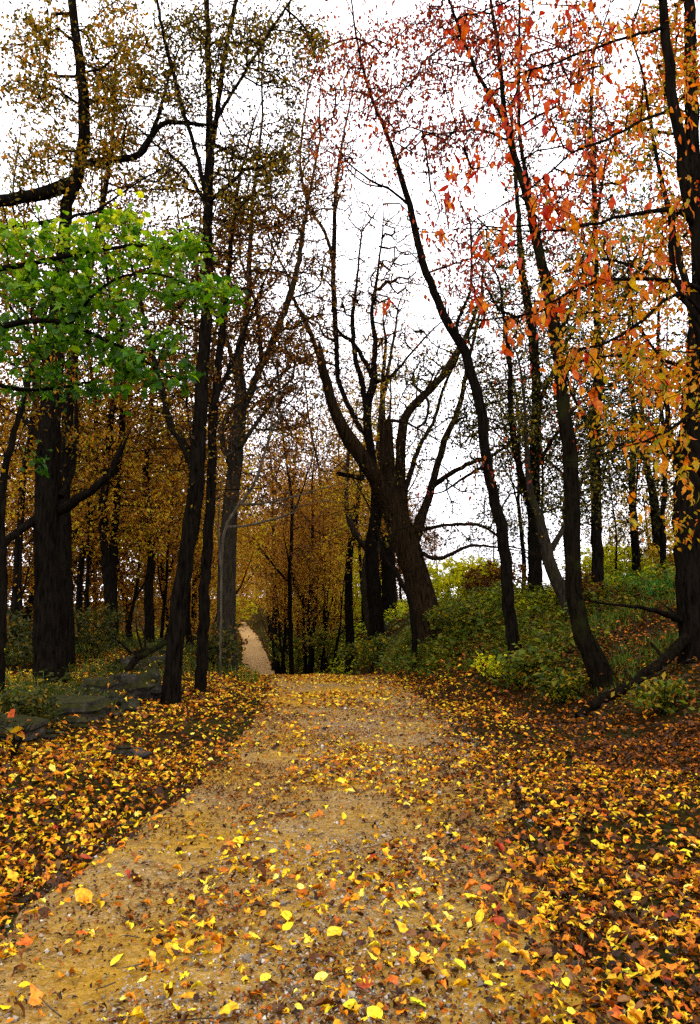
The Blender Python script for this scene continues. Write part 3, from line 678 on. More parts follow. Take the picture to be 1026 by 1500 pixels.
tree('swooping trunk that bends out of the right bank and forks overhead', 13.4, [
    [(892, 1000, 44), (872, 972, 36), (855, 935, 32), (846, 895, 29), (841, 850, 27), (839, 790, 26), (837, 720, 25), (832, 650, 24), (825, 590, 23), (819, 530, 22), (811, 470, 21), (800, 410, 19), (786, 350, 17), (772, 290, 14), (757, 240, 12), (745, 195, 11), (737, 140, 9), (731, 80, 8), (722, 20, 6), (708, -50, 4)],
    [(755, 235, 9), (735, 170, 8, 13.1), (700, 110, 7, 12.9), (676, 50, 6, 12.7), (654, -10, 5, 12.5)],
    [(786, 352, 9), (775, 280, 8, 13.7), (762, 200, 7, 14), (760, 100, 6, 14.3), (762, 0, 4, 14.6)],
    [(815, 500, 8), (850, 420, 7, 13.8), (872, 330, 6, 14.2), (890, 220, 4, 14.6)],
    [(744, 205, 5), (700, 190, 4, 13), (640, 196, 3, 12.6), (600, 186, 2, 12.4)]],
    [(700, 60, 50, 50, 30), (650, 90, 46, 40, 24), (660, 30, 50, 30, 18), (760, 60, 50, 60, 34), (690, 200, 50, 40, 22), (810, 120, 50, 70, 40), (830, 300, 40, 60, 26), (860, 60, 50, 60, 30), (880, 200, 40, 60, 30), (640, 220, 40, 30, 14), (600, 120, 40, 60, 14), (610, 40, 50, 40, 14), (580, 200, 40, 40, 10), (650, 320, 40, 60, 16), (690, 400, 40, 50, 16), (740, -80, 160, 50, 26)],
    leaf='lf_red', size=.08, per=15, spread=.32, shape=['lance', 'quad'], droop=1.0, flare=.45, r_tip=.007, bark='bark_moss', tint=lambda P: np.clip(rng.random(len(P))*.75, 0, 1))
tree('grey slanting trunk that crosses behind the swooping one', 17.5, [
    [(845, 905, 22), (826, 868, 22), (808, 835, 21), (800, 800, 19), (790, 755, 14), (776, 715, 11), (772, 650, 8), (768, 580, 5)], [(803, 812, 12), (822, 780, 9, 17.6), (842, 742, 7, 17.8), (856, 690, 4, 18)]],
    [(770, 620, 30, 50, 14), (860, 690, 30, 50, 14), (800, 740, 40, 30, 10)], leaf='lf_dark', size=.08, per=16, bark='bark_grey', flare=.15)
tree('plain straight trunk between the swooping one and the right edge', 19.0, [
    [(879, 893, 24), (876, 840, 20), (874, 780, 18), (873, 720, 17), (872, 650, 16), (875, 580, 15), (876, 510, 13), (874, 440, 11), (872, 350, 9), (870, 270, 8), (866, 180, 6), (870, 80, 4)],
    [(874, 520, 7), (905, 460, 6, 19.4), (940, 380, 4, 19.8)], [(873, 640, 7), (845, 590, 5, 18.6), (820, 520, 3, 18.3)]],
    [(860, 460, 50, 60, 36), (920, 420, 50, 60, 36), (900, 320, 50, 60, 36), (880, 600, 40, 60, 28), (930, 560, 40, 60, 30), (840, 380, 40, 60, 28), (900, 700, 40, 50, 22), (860, 200, 50, 70, 30), (950, 220, 50, 70, 34), (950, 640, 40, 40, 20), (850, 640, 50, 60, 26), (900, 640, 50, 60, 24), (860, 740, 40, 40, 14), (830, 500, 40, 50, 18)],
    leaf='lf_dark', size=.08, per=21, flare=.25)
tree('massive dark trunk cut off by the right edge of the view', 12.6, [
    [(1026, 945, 66), (1018, 880, 56), (1012, 810, 52), (1010, 740, 50), (1014, 670, 46), (1018, 600, 42), (1022, 520, 38), (1028, 430, 34), (1024, 340, 30), (1016, 240, 27), (1012, 140, 24), (1010, 40, 22), (1008, -80, 15), (1012, -220, 7)],
    [(1010, 735, 22), (996, 690, 17, 12.5), (984, 650, 13, 12.4), (978, 600, 9, 12.3), (964, 520, 6, 12.2)],
    [(1000, 910, 16), (960, 893, 8, 12.1), (920, 888, 5, 11.8)]],
    [(960, 540, 40, 50, 18), (1000, 100, 50, 70, 30), (960, 40, 50, 50, 24), (990, 340, 36, 70, 26), (1080, 300, 60, 100, 20), (1000, -100, 90, 60, 24), (940, 150, 40, 50, 22)],
    leaf='lf_orange', size=.08, per=21, shape=['oval', 'quad'], flare=.3)
tree('stubby dark trunk up by the slatted fence', 27.0, [
    [(968, 845, 24), (966, 800, 20), (960, 750, 16), (950, 690, 12), (940, 620, 8), (946, 540, 5)]], [(940, 650, 40, 50, 30), (970, 580, 40, 50, 26)], leaf='lf_gold', size=.10, per=18, group=None)
tree('slim dark trunk half hidden in leaves right of the plain straight trunk', 25.0, [
    [(932, 850, 14), (930, 780, 13), (926, 700, 11), (930, 620, 9), (920, 520, 6), (926, 420, 4)]], [(930, 620, 50, 50, 30), (900, 520, 50, 60, 26)], leaf='lf_dark', size=.09, per=18)

# --- the near tree at the right edge, its large leaves each built
_c_or = pal([(0, (.08, .14, .004)), (.16, (.40, .32, .006)), (.36, (.64, .30, .005)), (.58, (.62, .14, .003)), (.8, (.52, .05, .003)), (1, (.36, .012, .006))])
def _near_tint(P):
    u, v = to_px(P); t = .92 - (u-640)/386*.34 - np.clip((v-250)/500, 0, 1)*.34 + rng.normal(0, .19, len(P))
    return np.clip(t, 0, 1)
tree('near tree at the right edge hung with large red and orange leaves', 5.6, [
    [(1190, 1190, 50), (1150, 1000, 44), (1110, 800, 38), (1075, 620, 32), (1045, 460, 27), (1030, 400, 24), (1016, 320, 22), (1004, 250, 21), (993, 190, 20), (985, 130, 18), (978, 60, 17), (970, -10, 15), (960, -120, 10)],
    [(988, 160, 7), (940, 178, 5, 5.3), (890, 205, 4.5, 5.1), (840, 222, 4, 4.9), (780, 275, 3, 4.7), (700, 320, 2, 4.6)],
    [(1040, 440, 12), (1020, 420, 9, 5.5), (960, 409, 7, 5.3), (880, 412, 6, 5.1), (820, 437, 4.5, 4.9), (760, 464, 3.5, 4.8), (660, 468, 2, 4.7)],
    [(1018, 330, 13), (1000, 312, 11, 5.5), (975, 308, 9, 5.4), (930, 312, 7, 5.3), (880, 326, 5.5, 5.2), (830, 335, 4.5, 5.1), (760, 340, 3, 5), (690, 335, 2, 4.9)],
    [(985, 310, 11, 5.4), (984, 360, 10, 5.3), (990, 405, 9, 5.3), (1010, 450, 8, 5.2), (1035, 490, 6, 5.2)],
    [(1050, 500, 10, 5.4), (1000, 430, 6, 5.2), (930, 478, 6, 5), (880, 505, 4, 4.9), (830, 512, 2.5, 4.8)],
    [(1060, 560, 10, 5.4), (1010, 610, 6, 5.1), (960, 640, 4, 4.9), (900, 660, 2.5, 4.8)],
    [(975, 40, 6, 5.6), (900, 60, 5, 5.3), (820, 90, 4, 5.1), (740, 120, 2.5, 5), (680, 200, 1.6, 4.9)],
    [(972, 0, 6, 5.6), (880, -20, 5, 5.3), (780, -10, 4, 5.1), (700, 20, 2.5, 5)]],
    [(690, 50, 46, 50, 10, 5.2, .7), (740, 120, 50, 50, 12, 5.2, .7), (690, 240, 44, 26, 9, 4.9, .4), (655, 280, 20, 30, 4, 4.9, .3), (740, 190, 36, 50, 9, 5, .6), (780, 300, 56, 60, 12, 4.9, .6), (735, 370, 50, 40, 8, 4.9, .5),
     (820, 140, 56, 70, 14, 5.2, .8), (890, 100, 60, 70, 15, 5.3, .8), (930, 30, 70, 40, 13, 5.4, .8), (840, 20, 60, 40, 11, 5.3, .7), (900, 230, 66, 60, 15, 5.2, .8), (830, 290, 56, 60, 12, 5, .7), (770, 40, 40, 50, 8, 5.2, .6),
     (890, 380, 66, 60, 15, 5.2, .8), (970, 400, 60, 70, 15, 5.2, .8), (820, 450, 60, 46, 10, 5, .6), (920, 510, 66, 50, 14, 5.1, .8), (850, 560, 50, 50, 9, 5, .6), (985, 560, 46, 60, 13, 5.1, .7), (750, 480, 40, 40, 5, 4.8, .4),
     (960, 650, 56, 36, 9, 5, .6), (990, 300, 44, 70, 12, 5.3, .8), (1000, 690, 26, 50, 5, 5, .4), (1000, 160, 30, 80, 10, 5.5, .8), (564, 440, 5, 4, 1, 4.7, .05), (930, 760, 30, 40, 3, 4.9, .3), (548, 190, 6, 8, 1, 4.8, .1), (640, 350, 30, 24, 3, 4.8, .3), (700, 440, 30, 20, 3, 4.8, .3)],
    leaf='lf_orange', size=.066, per=3, shape=['lance', 'oval'], droop=1.5, r_tip=.0032, tint=_near_tint, n_single=300, dens=2.0, auto=0, single=(['r_lance', 'r_oval', 'r_lance2', 'r_curl', 'r_lance'], _c_or), spread=.05, step=.16, bf=.2, flare=.2, lo=.3)
def _mix_tint(P):
    return np.clip(rng.normal(.36, .20, len(P)), 0, .9)
tree('slim yellow and orange leaved tree filling the space before the massive right trunk', 9.2, [
    [(1120, 1060, 30), (1095, 900, 26), (1070, 720, 22), (1040, 560, 18), (1010, 440, 14), (985, 330, 10), (960, 220, 6), (940, 100, 4)],
    [(1040, 560, 10), (980, 530, 7, 9), (910, 520, 5, 8.8), (850, 530, 3, 8.6)], [(1075, 740, 10), (1020, 690, 7, 9), (960, 660, 5, 8.8), (890, 650, 3, 8.6)], [(1012, 450, 8), (950, 400, 6, 9), (880, 380, 4, 8.8), (820, 400, 3, 8.6)]],
    [(880, 350, 46, 40, 14, 9, .8), (950, 330, 50, 50, 20, 9.2, .9), (960, 440, 50, 50, 24, 9, .9), (880, 450, 50, 46, 20, 8.9, .8), (820, 420, 36, 36, 10, 8.8, .6), (840, 520, 46, 40, 14, 8.8, .7), (920, 530, 50, 50, 20, 8.9, .8), (990, 560, 40, 60, 18, 9, .8), (900, 630, 56, 40, 16, 8.8, .8), (970, 660, 46, 46, 14, 9, .7), (1000, 760, 30, 40, 8, 9, .6), (930, 230, 50, 50, 16, 9.2, .9), (980, 120, 46, 60, 14, 9.3, .8)],
    leaf='lf_orange', size=.072, per=9, shape=['oval', 'quad'], droop=.8, r_tip=.004, dens=1.25, auto=0, tint=_mix_tint, spread=.16, step=.3, flare=.2)
# --- the green branches at the left, from a tree whose trunk stands outside the frame
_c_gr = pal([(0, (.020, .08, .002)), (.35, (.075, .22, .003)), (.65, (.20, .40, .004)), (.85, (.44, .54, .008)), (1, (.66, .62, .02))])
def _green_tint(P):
    u, v = to_px(P); return np.clip(.47 - (v-380)/420 + rng.normal(0, .25, len(P)), 0, 1)  # lower leaves get darker tints, shading painted into the leaf colour
tree('green leaved maple whose branches reach in from the left edge', 8.0, [
    [(-190, 1150, 60), (-180, 900, 52), (-165, 700, 46), (-150, 560, 40), (-140, 400, 32), (-130, 240, 22), (-120, 60, 10)],
    [(-150, 560, 22), (-80, 500, 16, 7.9), (0, 478, 12, 7.8), (80, 470, 8, 7.7), (160, 500, 6, 7.6), (230, 540, 4, 7.5)],
    [(-140, 430, 20), (-60, 400, 14, 8), (30, 390, 10, 8), (110, 372, 8, 7.9), (200, 360, 6, 7.8), (290, 370, 4, 7.7)],
    [(-90, 505, 12), (-20, 560, 9, 8.2), (60, 570, 6, 8.4), (140, 560, 4, 8.5)],
    [(-140, 380, 14), (-60, 340, 10, 8.4), (40, 330, 8, 8.6), (140, 310, 5, 8.8)],
    [(100, 480, 6, 7.7), (150, 420, 5, 7.6), (220, 400, 4, 7.5), (310, 430, 3, 7.4)]],
    [(30, 350, 60, 30, 18, 8, .7), (110, 350, 50, 30, 16, 8, .7), (180, 320, 40, 30, 11, 8, .6), (200, 370, 50, 30, 18, 7.8, .7), (270, 360, 36, 26, 12, 7.7, .6), (320, 430, 34, 26, 11, 7.4, .5), (260, 430, 40, 30, 12, 7.5, .6),
     (40, 420, 60, 40, 24, 7.9, .8), (120, 420, 60, 40, 24, 7.9, .8), (190, 440, 50, 40, 16, 7.7, .7), (30, 500, 60, 40, 20, 8, .8), (110, 490, 50, 40, 18, 7.8, .8), (180, 520, 46, 34, 16, 7.6, .6), (200, 550, 40, 24, 8, 7.5, .5), (60, 560, 60, 30, 11, 8.2, .7), (140, 570, 50, 24, 8, 8.2, .6), (280, 545, 26, 14, 4, 7.4, .3), (245, 490, 30, 24, 6, 7.5, .4), (55, 680, 24, 16, 2, 7.8, .3)],
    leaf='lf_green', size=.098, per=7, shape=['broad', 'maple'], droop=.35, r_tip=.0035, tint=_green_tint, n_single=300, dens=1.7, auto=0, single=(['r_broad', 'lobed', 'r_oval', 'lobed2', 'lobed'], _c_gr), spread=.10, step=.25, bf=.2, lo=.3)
#PART3
# ================================================================== the woods behind: kinds built once, then copied
def proto_tree(h, rw, nt, per, leaf, size, lo=.12, lean=.04, bark='bark', shape='quad', stemr=.012):
    """an upright wood tree about h metres tall at the origin; returns its empty"""
    root = thing('tree', '', 'tree'); n = 7; z = np.linspace(-.3, h*.95, n)
    wob = np.cumsum(rng.normal(0, h*.012, (n, 2)), axis=0)
    P = np.column_stack([wob[:, 0] + z*lean*rng.normal(), wob[:, 1] + z*lean*rng.normal(), z, stemr*h*(1-np.linspace(0, 1, n)*.88)])
    st = [resample(P, .35, .012)]
    for k in range(3):
        i = int(len(st[0])*(.3+.18*k)); a = rng.random()*6.28; L = h*.28
        p0 = st[0][i]; r0 = p0[3]*.6
        st.append(resample(np.array([[*p0[:3], r0], [p0[0]+math.cos(a)*L*.45, p0[1]+math.sin(a)*L*.45, p0[2]+L*.5, r0*.7], [p0[0]+math.cos(a)*L*.7, p0[1]+math.sin(a)*L*.7, p0[2]+L*1.1, r0*.3]]), .35, .02))
    for k, Q in enumerate(st):
        V, Fc = tubes([Q], 10 if k == 0 else 7, .14, .5 if k == 0 else 0)
        nm = 'trunk' if k == 0 else 'limb'; link(nm, mesh(nm, V, Fc, M[bark], smooth=True), root)
    v = rng.normal(size=(nt, 3)); v /= np.linalg.norm(v, axis=1)[:, None]; v *= rng.random((nt, 1))**.45
    zc = h*(lo+1.0)/2; tg = np.column_stack([v[:, 0]*rw, v[:, 1]*rw, zc + v[:, 2]*h*(1-lo)/2])
    lob = vnoise(tg[:, 0]*.9 + tg[:, 2]*.5, tg[:, 1]*.9 + tg[:, 2]*.8, int(rng.integers(99)))
    tg = tg[lob > -.10]
    X, PA, tips, n0 = skeleton(st, tg, lo=.12, step=.6)
    ch = chains(X, PA, n0, .006, rmax=.05)
    grow_parts(root, ch, np.zeros(4), bark, 6)
    pos, Rm, sz, t = leaves_on(X, PA, tips, per, size, .5, .38)
    leaf_part('crown', [(pos, Rm, sz, np.clip(rng.random(len(pos))*.7 + .3*rng.random(), 0, 1), shape)], M[leaf], root)
    return root
def copy_tree(o, parent=None):
    c = o.copy(); C.objects.link(c)
    if parent is not None: c.parent = parent
    for ch in o.children: copy_tree(ch, c)
    return c
KIND = {
    'russet': [proto_tree(10, 3.3, 520, 26, 'lf_wood', .13, .04), proto_tree(9, 3.0, 460, 27, 'lf_wood', .13, .02)],
    'gold': [proto_tree(10, 3.1, 480, 26, 'lf_gold', .13, .05)],
    'brown': [proto_tree(10, 3.1, 480, 25, 'lf_brown', .13, .05)],
    'sparse': [proto_tree(13, 3.4, 520, 16, 'lf_brown', .10, .2, stemr=.007), proto_tree(13, 3.2, 520, 16, 'lf_olive', .10, .2, stemr=.007)],
    'dark': [proto_tree(8, 2.7, 330, 13, 'lf_dark', .10, .12, stemr=.006)],
    'tall': [proto_tree(12, 2.6, 330, 18, 'lf_wood', .12, .38, stemr=.013), proto_tree(12, 2.4, 300, 18, 'lf_gold', .12, .42, stemr=.012)],
    'thin': [proto_tree(7, 1.5, 120, 12, 'lf_wood', .11, .25, stemr=.011)]}
_used = set()
MARKS = [(-60, 'cut off by the left edge'), (20, 'at the left edge'), (76, 'behind the thick black trunk'), (125, 'right of the thick black trunk'), (164, 'beside the undergrowth trunk'), (200, 'left of the slender trailside tree'), (260, 'behind the slender trailside tree'), (300, 'left of the grey tree'), (335, 'behind the grey tree'),
    (365, 'left of the far bend'), (390, 'over the far bend'), (420, 'right of the far bend'), (450, 'in the middle of the dip'), (475, 'in the right of the dip'), (514, 'beside the crooked grey trunk'), (550, 'behind the crooked grey trunk'), (600, 'behind the broken tree'), (650, 'right of the broken tree'), (700, 'beside the yellow bush'), (740, 'beside the curving tree'), (785, 'behind the upright crest trunk'), (840, 'behind the swooping trunk'), (880, 'behind the plain straight trunk'), (930, 'before the slatted fence'), (968, 'by the fence end'), (1015, 'behind the massive right trunk')]
WORD = {'russet': 'russet leaved', 'gold': 'yellow leaved', 'brown': 'dull brown leaved', 'sparse': 'tall thinly leaved', 'dark': 'dark green leaved', 'thin': 'spindly rust leaved', 'tall': 'high crowned'}
def wood(kind, px, d, s=1.0, where='', dx=None):
    k = KIND[kind][int(rng.integers(len(KIND[kind])))]
    o = k if id(k) not in _used else copy_tree(k); _used.add(id(k))
    x = W(px, 900, d)[0]
    o.location = (x, d, gz(x, d) - .05); o.rotation_euler = (0, 0, rng.random()*6.28); o.scale = (s*(.9+.2*rng.random()),)*2 + (s,)
    lm = min(MARKS, key=lambda m: abs(m[0]-px))[1]
    o['label'] = f'{WORD[kind]} tree {where[0] if d < where[1] else where[2]}, {lm}'; o['category'] = 'tree'; o['group'] = 'trees of the wood behind'
    return o
A = ('in the front of the left wood', 29.5, 'deep in the left wood')
for i, (k, px, d, s) in enumerate([('russet', 20, 25, 1.0), ('brown', 70, 28, 1.0), ('russet', 120, 26, 1.0), ('gold', 165, 31, 1.1), ('russet', 205, 28, 1.05), ('russet', 250, 30, 1.05), ('gold', 285, 33, 1.1),
        ('russet', -60, 24, 1.0), ('russet', 40, 34, 1.2), ('gold', 100, 37, 1.2), ('brown', 180, 39, 1.3), ('russet', 235, 41, 1.3), ('russet', 300, 38, 1.15), ('brown', 140, 33, 1.0), ('gold', -20, 31, 1.1)]):
    wood(k, px, d, s, A)
for k, px, d, s in [('thin', 130, 22, .9), ('thin', 190, 25, 1), ('thin', 30, 19, .8), ('thin', 240, 26, 1.0), ('thin', 312, 27, 1.0)]:
    wood(k, px, d, s, ('low in the left wood', 23.5, 'farther into the left wood'))
B = ('beyond the dip', 72, 'far down the trail')
for k, px, d, s in [('russet', 300, 50, 1.2), ('russet', 270, 56, 1.3), ('russet', 320, 64, 1.35), ('gold', 318, 84, 1.5), ('russet', 330, 105, 1.6), ('russet', 352, 128, 1.7), ('russet', 342, 150, 1.9), ('russet', 362, 160, 1.9), ('gold', 376, 140, 1.7),
        ('russet', 402, 108, 1.5), ('gold', 396, 120, 1.6), ('russet', 418, 92, 1.4), ('gold', 424, 74, 1.2), ('russet', 442, 66, 1.25), ('russet', 430, 84, 1.5), ('russet', 468, 60, 1.2), ('russet', 455, 76, 1.5), ('brown', 486, 70, 1.4), ('russet', 500, 56, 1.15), ('russet', 530, 62, 1.25),
        ('russet', 474, 46, .95), ('gold', 508, 50, 1.0), ('russet', 548, 54, 1.1), ('brown', 582, 60, 1.1), ('russet', 495, 84, 1.7), ('russet', 390, 170, 2.1)]:
    wood(k, px, d, s, B)
for k, px, d, s in [('tall', 392, 92, 1.3), ('tall', 398, 80, 1.1), ('tall', 403, 66, 1.0), ('tall', 419, 47, .8), ('tall', 447, 46, .85), ('tall', 457, 52, .95), ('tall', 474, 41, .75), ('tall', 490, 47, .9), ('tall', 528, 40, .8), ('tall', 432, 58, 1.0)]:
    wood(k, px, d, s, ('by the dip', 50, 'across the dip'))
for k, px, d, s in [('thin', 418, 48, 1.2), ('thin', 447, 44, 1.1), ('thin', 458, 42, 1.2), ('thin', 473, 40, 1.0), ('thin', 403, 60, 1.4), ('thin', 492, 38, .9)]:
    wood(k, px, d, s, ('by the dip', 43, 'across the dip'))
for k, px, d, s in [('tall', 308, 37, 1.12), ('tall', 412, 54, 1.45), ('tall', 412, 78, 1.85), ('tall', 446, 43, 1.2), ('tall', 480, 58, 1.45), ('tall', 296, 46, 1.4), ('tall', 425, 62, 1.6)]:
    wood(k, px, d, s, ('with gold crown over the trail', 50, 'arching over the far trail'))
Dd = ('rising near the trail', 24.5, 'rising high in the distance')
for k, px, d, s in [('sparse', 30, 21, 1.2), ('sparse', 190, 22, 1.25), ('sparse', 270, 25, 1.3), ('sparse', 442, 39, 1.5), ('sparse', 548, 46, 1.5), ('sparse', 474, 50, 1.7), ('sparse', 314, 27, 1.35), ('sparse', 120, 24, 1.2)]:
    wood(k, px, d, s, Dd)
E_ = ('on the bank crest', 29, 'beyond the bank crest')
for k, px, d, s in [('dark', 730, 34, .8), ('dark', 840, 30, .8), ('dark', 905, 26, .9), ('sparse', 760, 30, 1.0), ('sparse', 850, 26, 1.1), ('sparse', 960, 24, 1.1), ('dark', 1000, 22, 1.0), ('gold', 955, 30, .55), ('gold', 900, 34, .5), ('gold', 1010, 32, .6), ('brown', 640, 60, .7), ('brown', 592, 40, .75), ('brown', 578, 50, 1.0), ('dark', 690, 40, .6), ('dark', 800, 25, 1.05), ('dark', 940, 22.5, .9), ('sparse', 805, 27, .8), ('dark', 760, 38, .8)]:
    wood(k, px, d, s, E_)
for ks in KIND.values():
    for k in ks:
        if id(k) not in _used:
            for ch in list(k.children): bpy.data.objects.remove(ch)
            bpy.data.objects.remove(k)

# ================================================================== slatted fence up on the bank
fx = np.linspace(9.3, 21.3, 7); fy = 30.0
fence = thing('wooden_fence', 'pale weathered slatted fence along the top of the right bank', 'fence', (float(fx[0]), fy, gz(fx[0], fy)))
fo = np.array(fence.location)
def box_mesh(name, sx, sy, sz, mat, bev=.008):
    v = np.array([[a*sx/2, b*sy/2, c*sz/2] for c in (-1, 1) for a, b in ((-1, -1), (1, -1), (1, 1), (-1, 1))])
    f = np.array([[0, 3, 2, 1], [4, 5, 6, 7], [0, 1, 5, 4], [1, 2, 6, 5], [2, 3, 7, 6], [3, 0, 4, 7]])
    return mesh(name, v, [f], mat)
bm_board = box_mesh('board', 1.985, .03, .19, M['board']); bm_post = box_mesh('post', .12, .12, 2.0, M['bark_grey'])
for i, x in enumerate(fx):
    p = link('post', bm_post, fence); p.location = (x-fo[0], .08, gz(x, fy)-fo[2]+.85)
for i in range(len(fx)-1):
    x0, x1 = fx[i], fx[i+1]; z0, z1 = gz(x0, fy), gz(x1, fy)
    for k in range(6):
        b = link('board', bm_board, fence)
        b.location = ((x0+x1)/2-fo[0], float(rng.normal(0, .004)), (z0+z1)/2-fo[2]+.28+k*.27+float(rng.normal(0, .012)))
        b.rotation_euler = (float(rng.normal(0, .02)), -math.atan2(z1-z0, x1-x0)+float(rng.normal(0, .006)), 0)

# ================================================================== fallen limb, sticks
def log(label, pts, bark='bark_moss', cat='fallen branch', twigs=0, jag=.1):
    P = px_stem(pts, pts[0][3]); root = thing('fallen_branch', label, cat, tuple(P[0, :3])); off = np.array([*root.location, 0])
    Q = resample(P, .12, .012); V, Fc = tubes([Q-off], 9, .18, 0, jag); link('stem', mesh('stem', V, Fc, M[bark], smooth=True), root)
    for _ in range(twigs):
        i = int(rng.integers(len(Q)//4, len(Q)-2)); dv = rng.normal(0, .25, 3); dv[2] = abs(dv[2])
        T = resample(np.array([[*Q[i, :3], Q[i, 3]*.4], [*(Q[i, :3]+dv), Q[i, 3]*.25], [*(Q[i, :3]+dv*1.8+rng.normal(0, .08, 3)), .003]]), .1, .004)
        V, Fc = tubes([T-off], 5); link('twig', mesh('twig', V, Fc, M[bark], smooth=True), root)
    return root
log('long dead limb sloping down from the massive right trunk to the leaf litter', [(846, 1050, 12, 11.6), (872, 1030, 16, 11.75), (905, 1014, 17, 11.9), (940, 990, 18, 12.1), (975, 965, 19, 12.3), (1006, 934, 20, 12.5), (1022, 905, 18, 12.6)], twigs=4)
log('dark fallen branch propped on the rocks left of the slender tree', [(186, 988, 12, 14.2), (200, 966, 12, 14.5), (222, 952, 10, 14.9), (242, 940, 9, 15.3), (252, 920, 5, 15.6)], twigs=3)
log('mossy fallen limb lying across the back of the rock pile', [(158, 982, 12, 16.0), (182, 968, 14, 16.1), (206, 956, 12, 16.3), (228, 950, 8, 16.5)], twigs=2)

# ================================================================== rocks
def rock_mesh(seed, sx, sy, sz, mat):
    import bmesh
    r_ = np.random.default_rng(seed); bm = bmesh.new(); bmesh.ops.create_cube(bm, size=2)
    bmesh.ops.subdivide_edges(bm, edges=bm.edges[:], cuts=9, use_grid_fill=True)
    nrm = r_.normal(size=(11, 3)); nrm[:, 2] *= .7; nrm /= np.linalg.norm(nrm, axis=1)[:, None]; cut = .78 + .42*r_.random(11)
    lay = 1 + .13*r_.normal(size=7); tl = r_.normal(0, .10, 2)
    for v in bm.verts:
        p = np.array(v.co)
        for n_, c_ in zip(nrm, cut):
            dd = p @ n_ - c_
            if dd > 0: p = p - n_*dd
        zz = p[2] + .10*float(vnoise(p[0]*1.5+seed, p[1]*1.5, seed))
        k = lay[int(np.clip((zz+1)*3.4, 0, 6))]; p[0] *= k; p[1] *= k
        p = p*(1 + .05*float(vnoise(p[0]*5+seed, p[1]*5+p[2]*4, seed)))
        p[2] += p[0]*tl[0] + p[1]*tl[1] + .07*float(vnoise(p[0]*3+seed, p[1]*3, seed+5))
        v.co = (p[0]*sx*.82, p[1]*sy*.82, p[2]*sz*.62)
    me = bpy.data.meshes.new('rock'); bm.to_mesh(me); bm.free(); me.materials.append(M[mat]); return me
ROCKS = []
def rock(label, px, py, d, wpx, hpx, seed, mat='stone', group=None, dz=0., rz=None, tilt=0.):
    c = W(px, py, d); sx = wpx/2*d/F*1.08; sz = hpx/2*d/F*1.55
    o = link('rock', rock_mesh(seed, sx, sx*(.6+.3*((seed*37) % 10)/10), sz*1.25, mat)); g = gz(c[0], d)
    o.location = (c[0], d, max(g + sz*.18, min(c[2], g + sz*.75)) + dz*.4); o.rotation_euler = (tilt, tilt*.5, rz if rz is not None else (seed*1.7) % .7 - .35)
    ROCKS.append(o); return tag(o, label, 'rock', group)
G_ = 'rocks tumbled along the left verge'
rock('broad flat mossy slab nearest the left edge of the view', 75, 1058, 10.6, 150, 42, 3, group=G_, dz=.05, tilt=.06)
rock('mossy boulder at the left edge under the bush with orange leaves', 25, 1108, 9.0, 80, 44, 5, group=G_)
rock('rounded mossy boulder below the foot of the thick trunk', 140, 1012, 12.6, 66, 32, 8, group=G_, tilt=.12)
rock('dark mossy block just left of the slender trailside tree', 205, 1005, 13.0, 40, 34, 9, group=G_)
rock('slanted flat slab leaning on the broad mossy slab', 140, 1032, 11.6, 60, 16, 12, group=G_, tilt=-.25, dz=.05)
rock('small pale bare stone lying among orange leaves', 204, 1104, 8.9, 30, 14, 14, 'stone_bare', G_)
rock('low mossy stone beside the pale bare stone', 180, 1103, 8.95, 30, 16, 15, group=G_)
rock('thin grey slab poking out in front of the thick trunk', 112, 1008, 12.9, 34, 12, 16, 'stone_bare', G_, tilt=.2)
rock('mossy boulder at the top of the rock pile by the fallen limb', 200, 975, 15.4, 50, 26, 18, group=G_)
rock('pale stone capping the back of the rock pile', 232, 942, 17.5, 26, 10, 21, 'stone_bare', G_, dz=.15)
rock('grey stone between the fallen branch and the slender tree', 222, 985, 14.2, 26, 26, 22, group=G_)
for i, (px, py, d, a, b, lab) in enumerate([(170, 1022, 12.0, 30, 20, 'small mossy stone below the dark mossy block'), (190, 1035, 11.6, 26, 18, 'small stone half buried in leaves left of the slender trailside tree'), (40, 1040, 11.4, 50, 22, 'flat mossy stone behind the broad flat slab, at the left edge'),
        (10, 1062, 10.2, 40, 24, 'mossy stone cut by the left edge beside the broad slab'), (110, 1075, 10.0, 40, 18, 'low stone in front of the broad flat slab'), (160, 1048, 11.0, 34, 18, 'mossy stone at the right end of the broad flat slab'), (60, 1095, 9.4, 40, 20, 'low mossy stone under the dark bush on the rocks'),
        (226, 1000, 13.4, 24, 20, 'small stone touching the foot of the slender trailside tree'), (180, 992, 14.0, 40, 20, 'mossy stone below the propped dark branch'), (160, 998, 13.6, 30, 22, 'mossy stone behind the rounded boulder'), (210, 960, 16.4, 30, 16, 'small stone just under the mossy fallen limb'),
        (190, 955, 17.0, 30, 16, 'mossy stone behind the mossy fallen limb'), (246, 935, 18.5, 26, 14, 'farthest small stone of the rock pile')]):
    rock(lab, px, py, d, a, b, 40+i, group=G_)

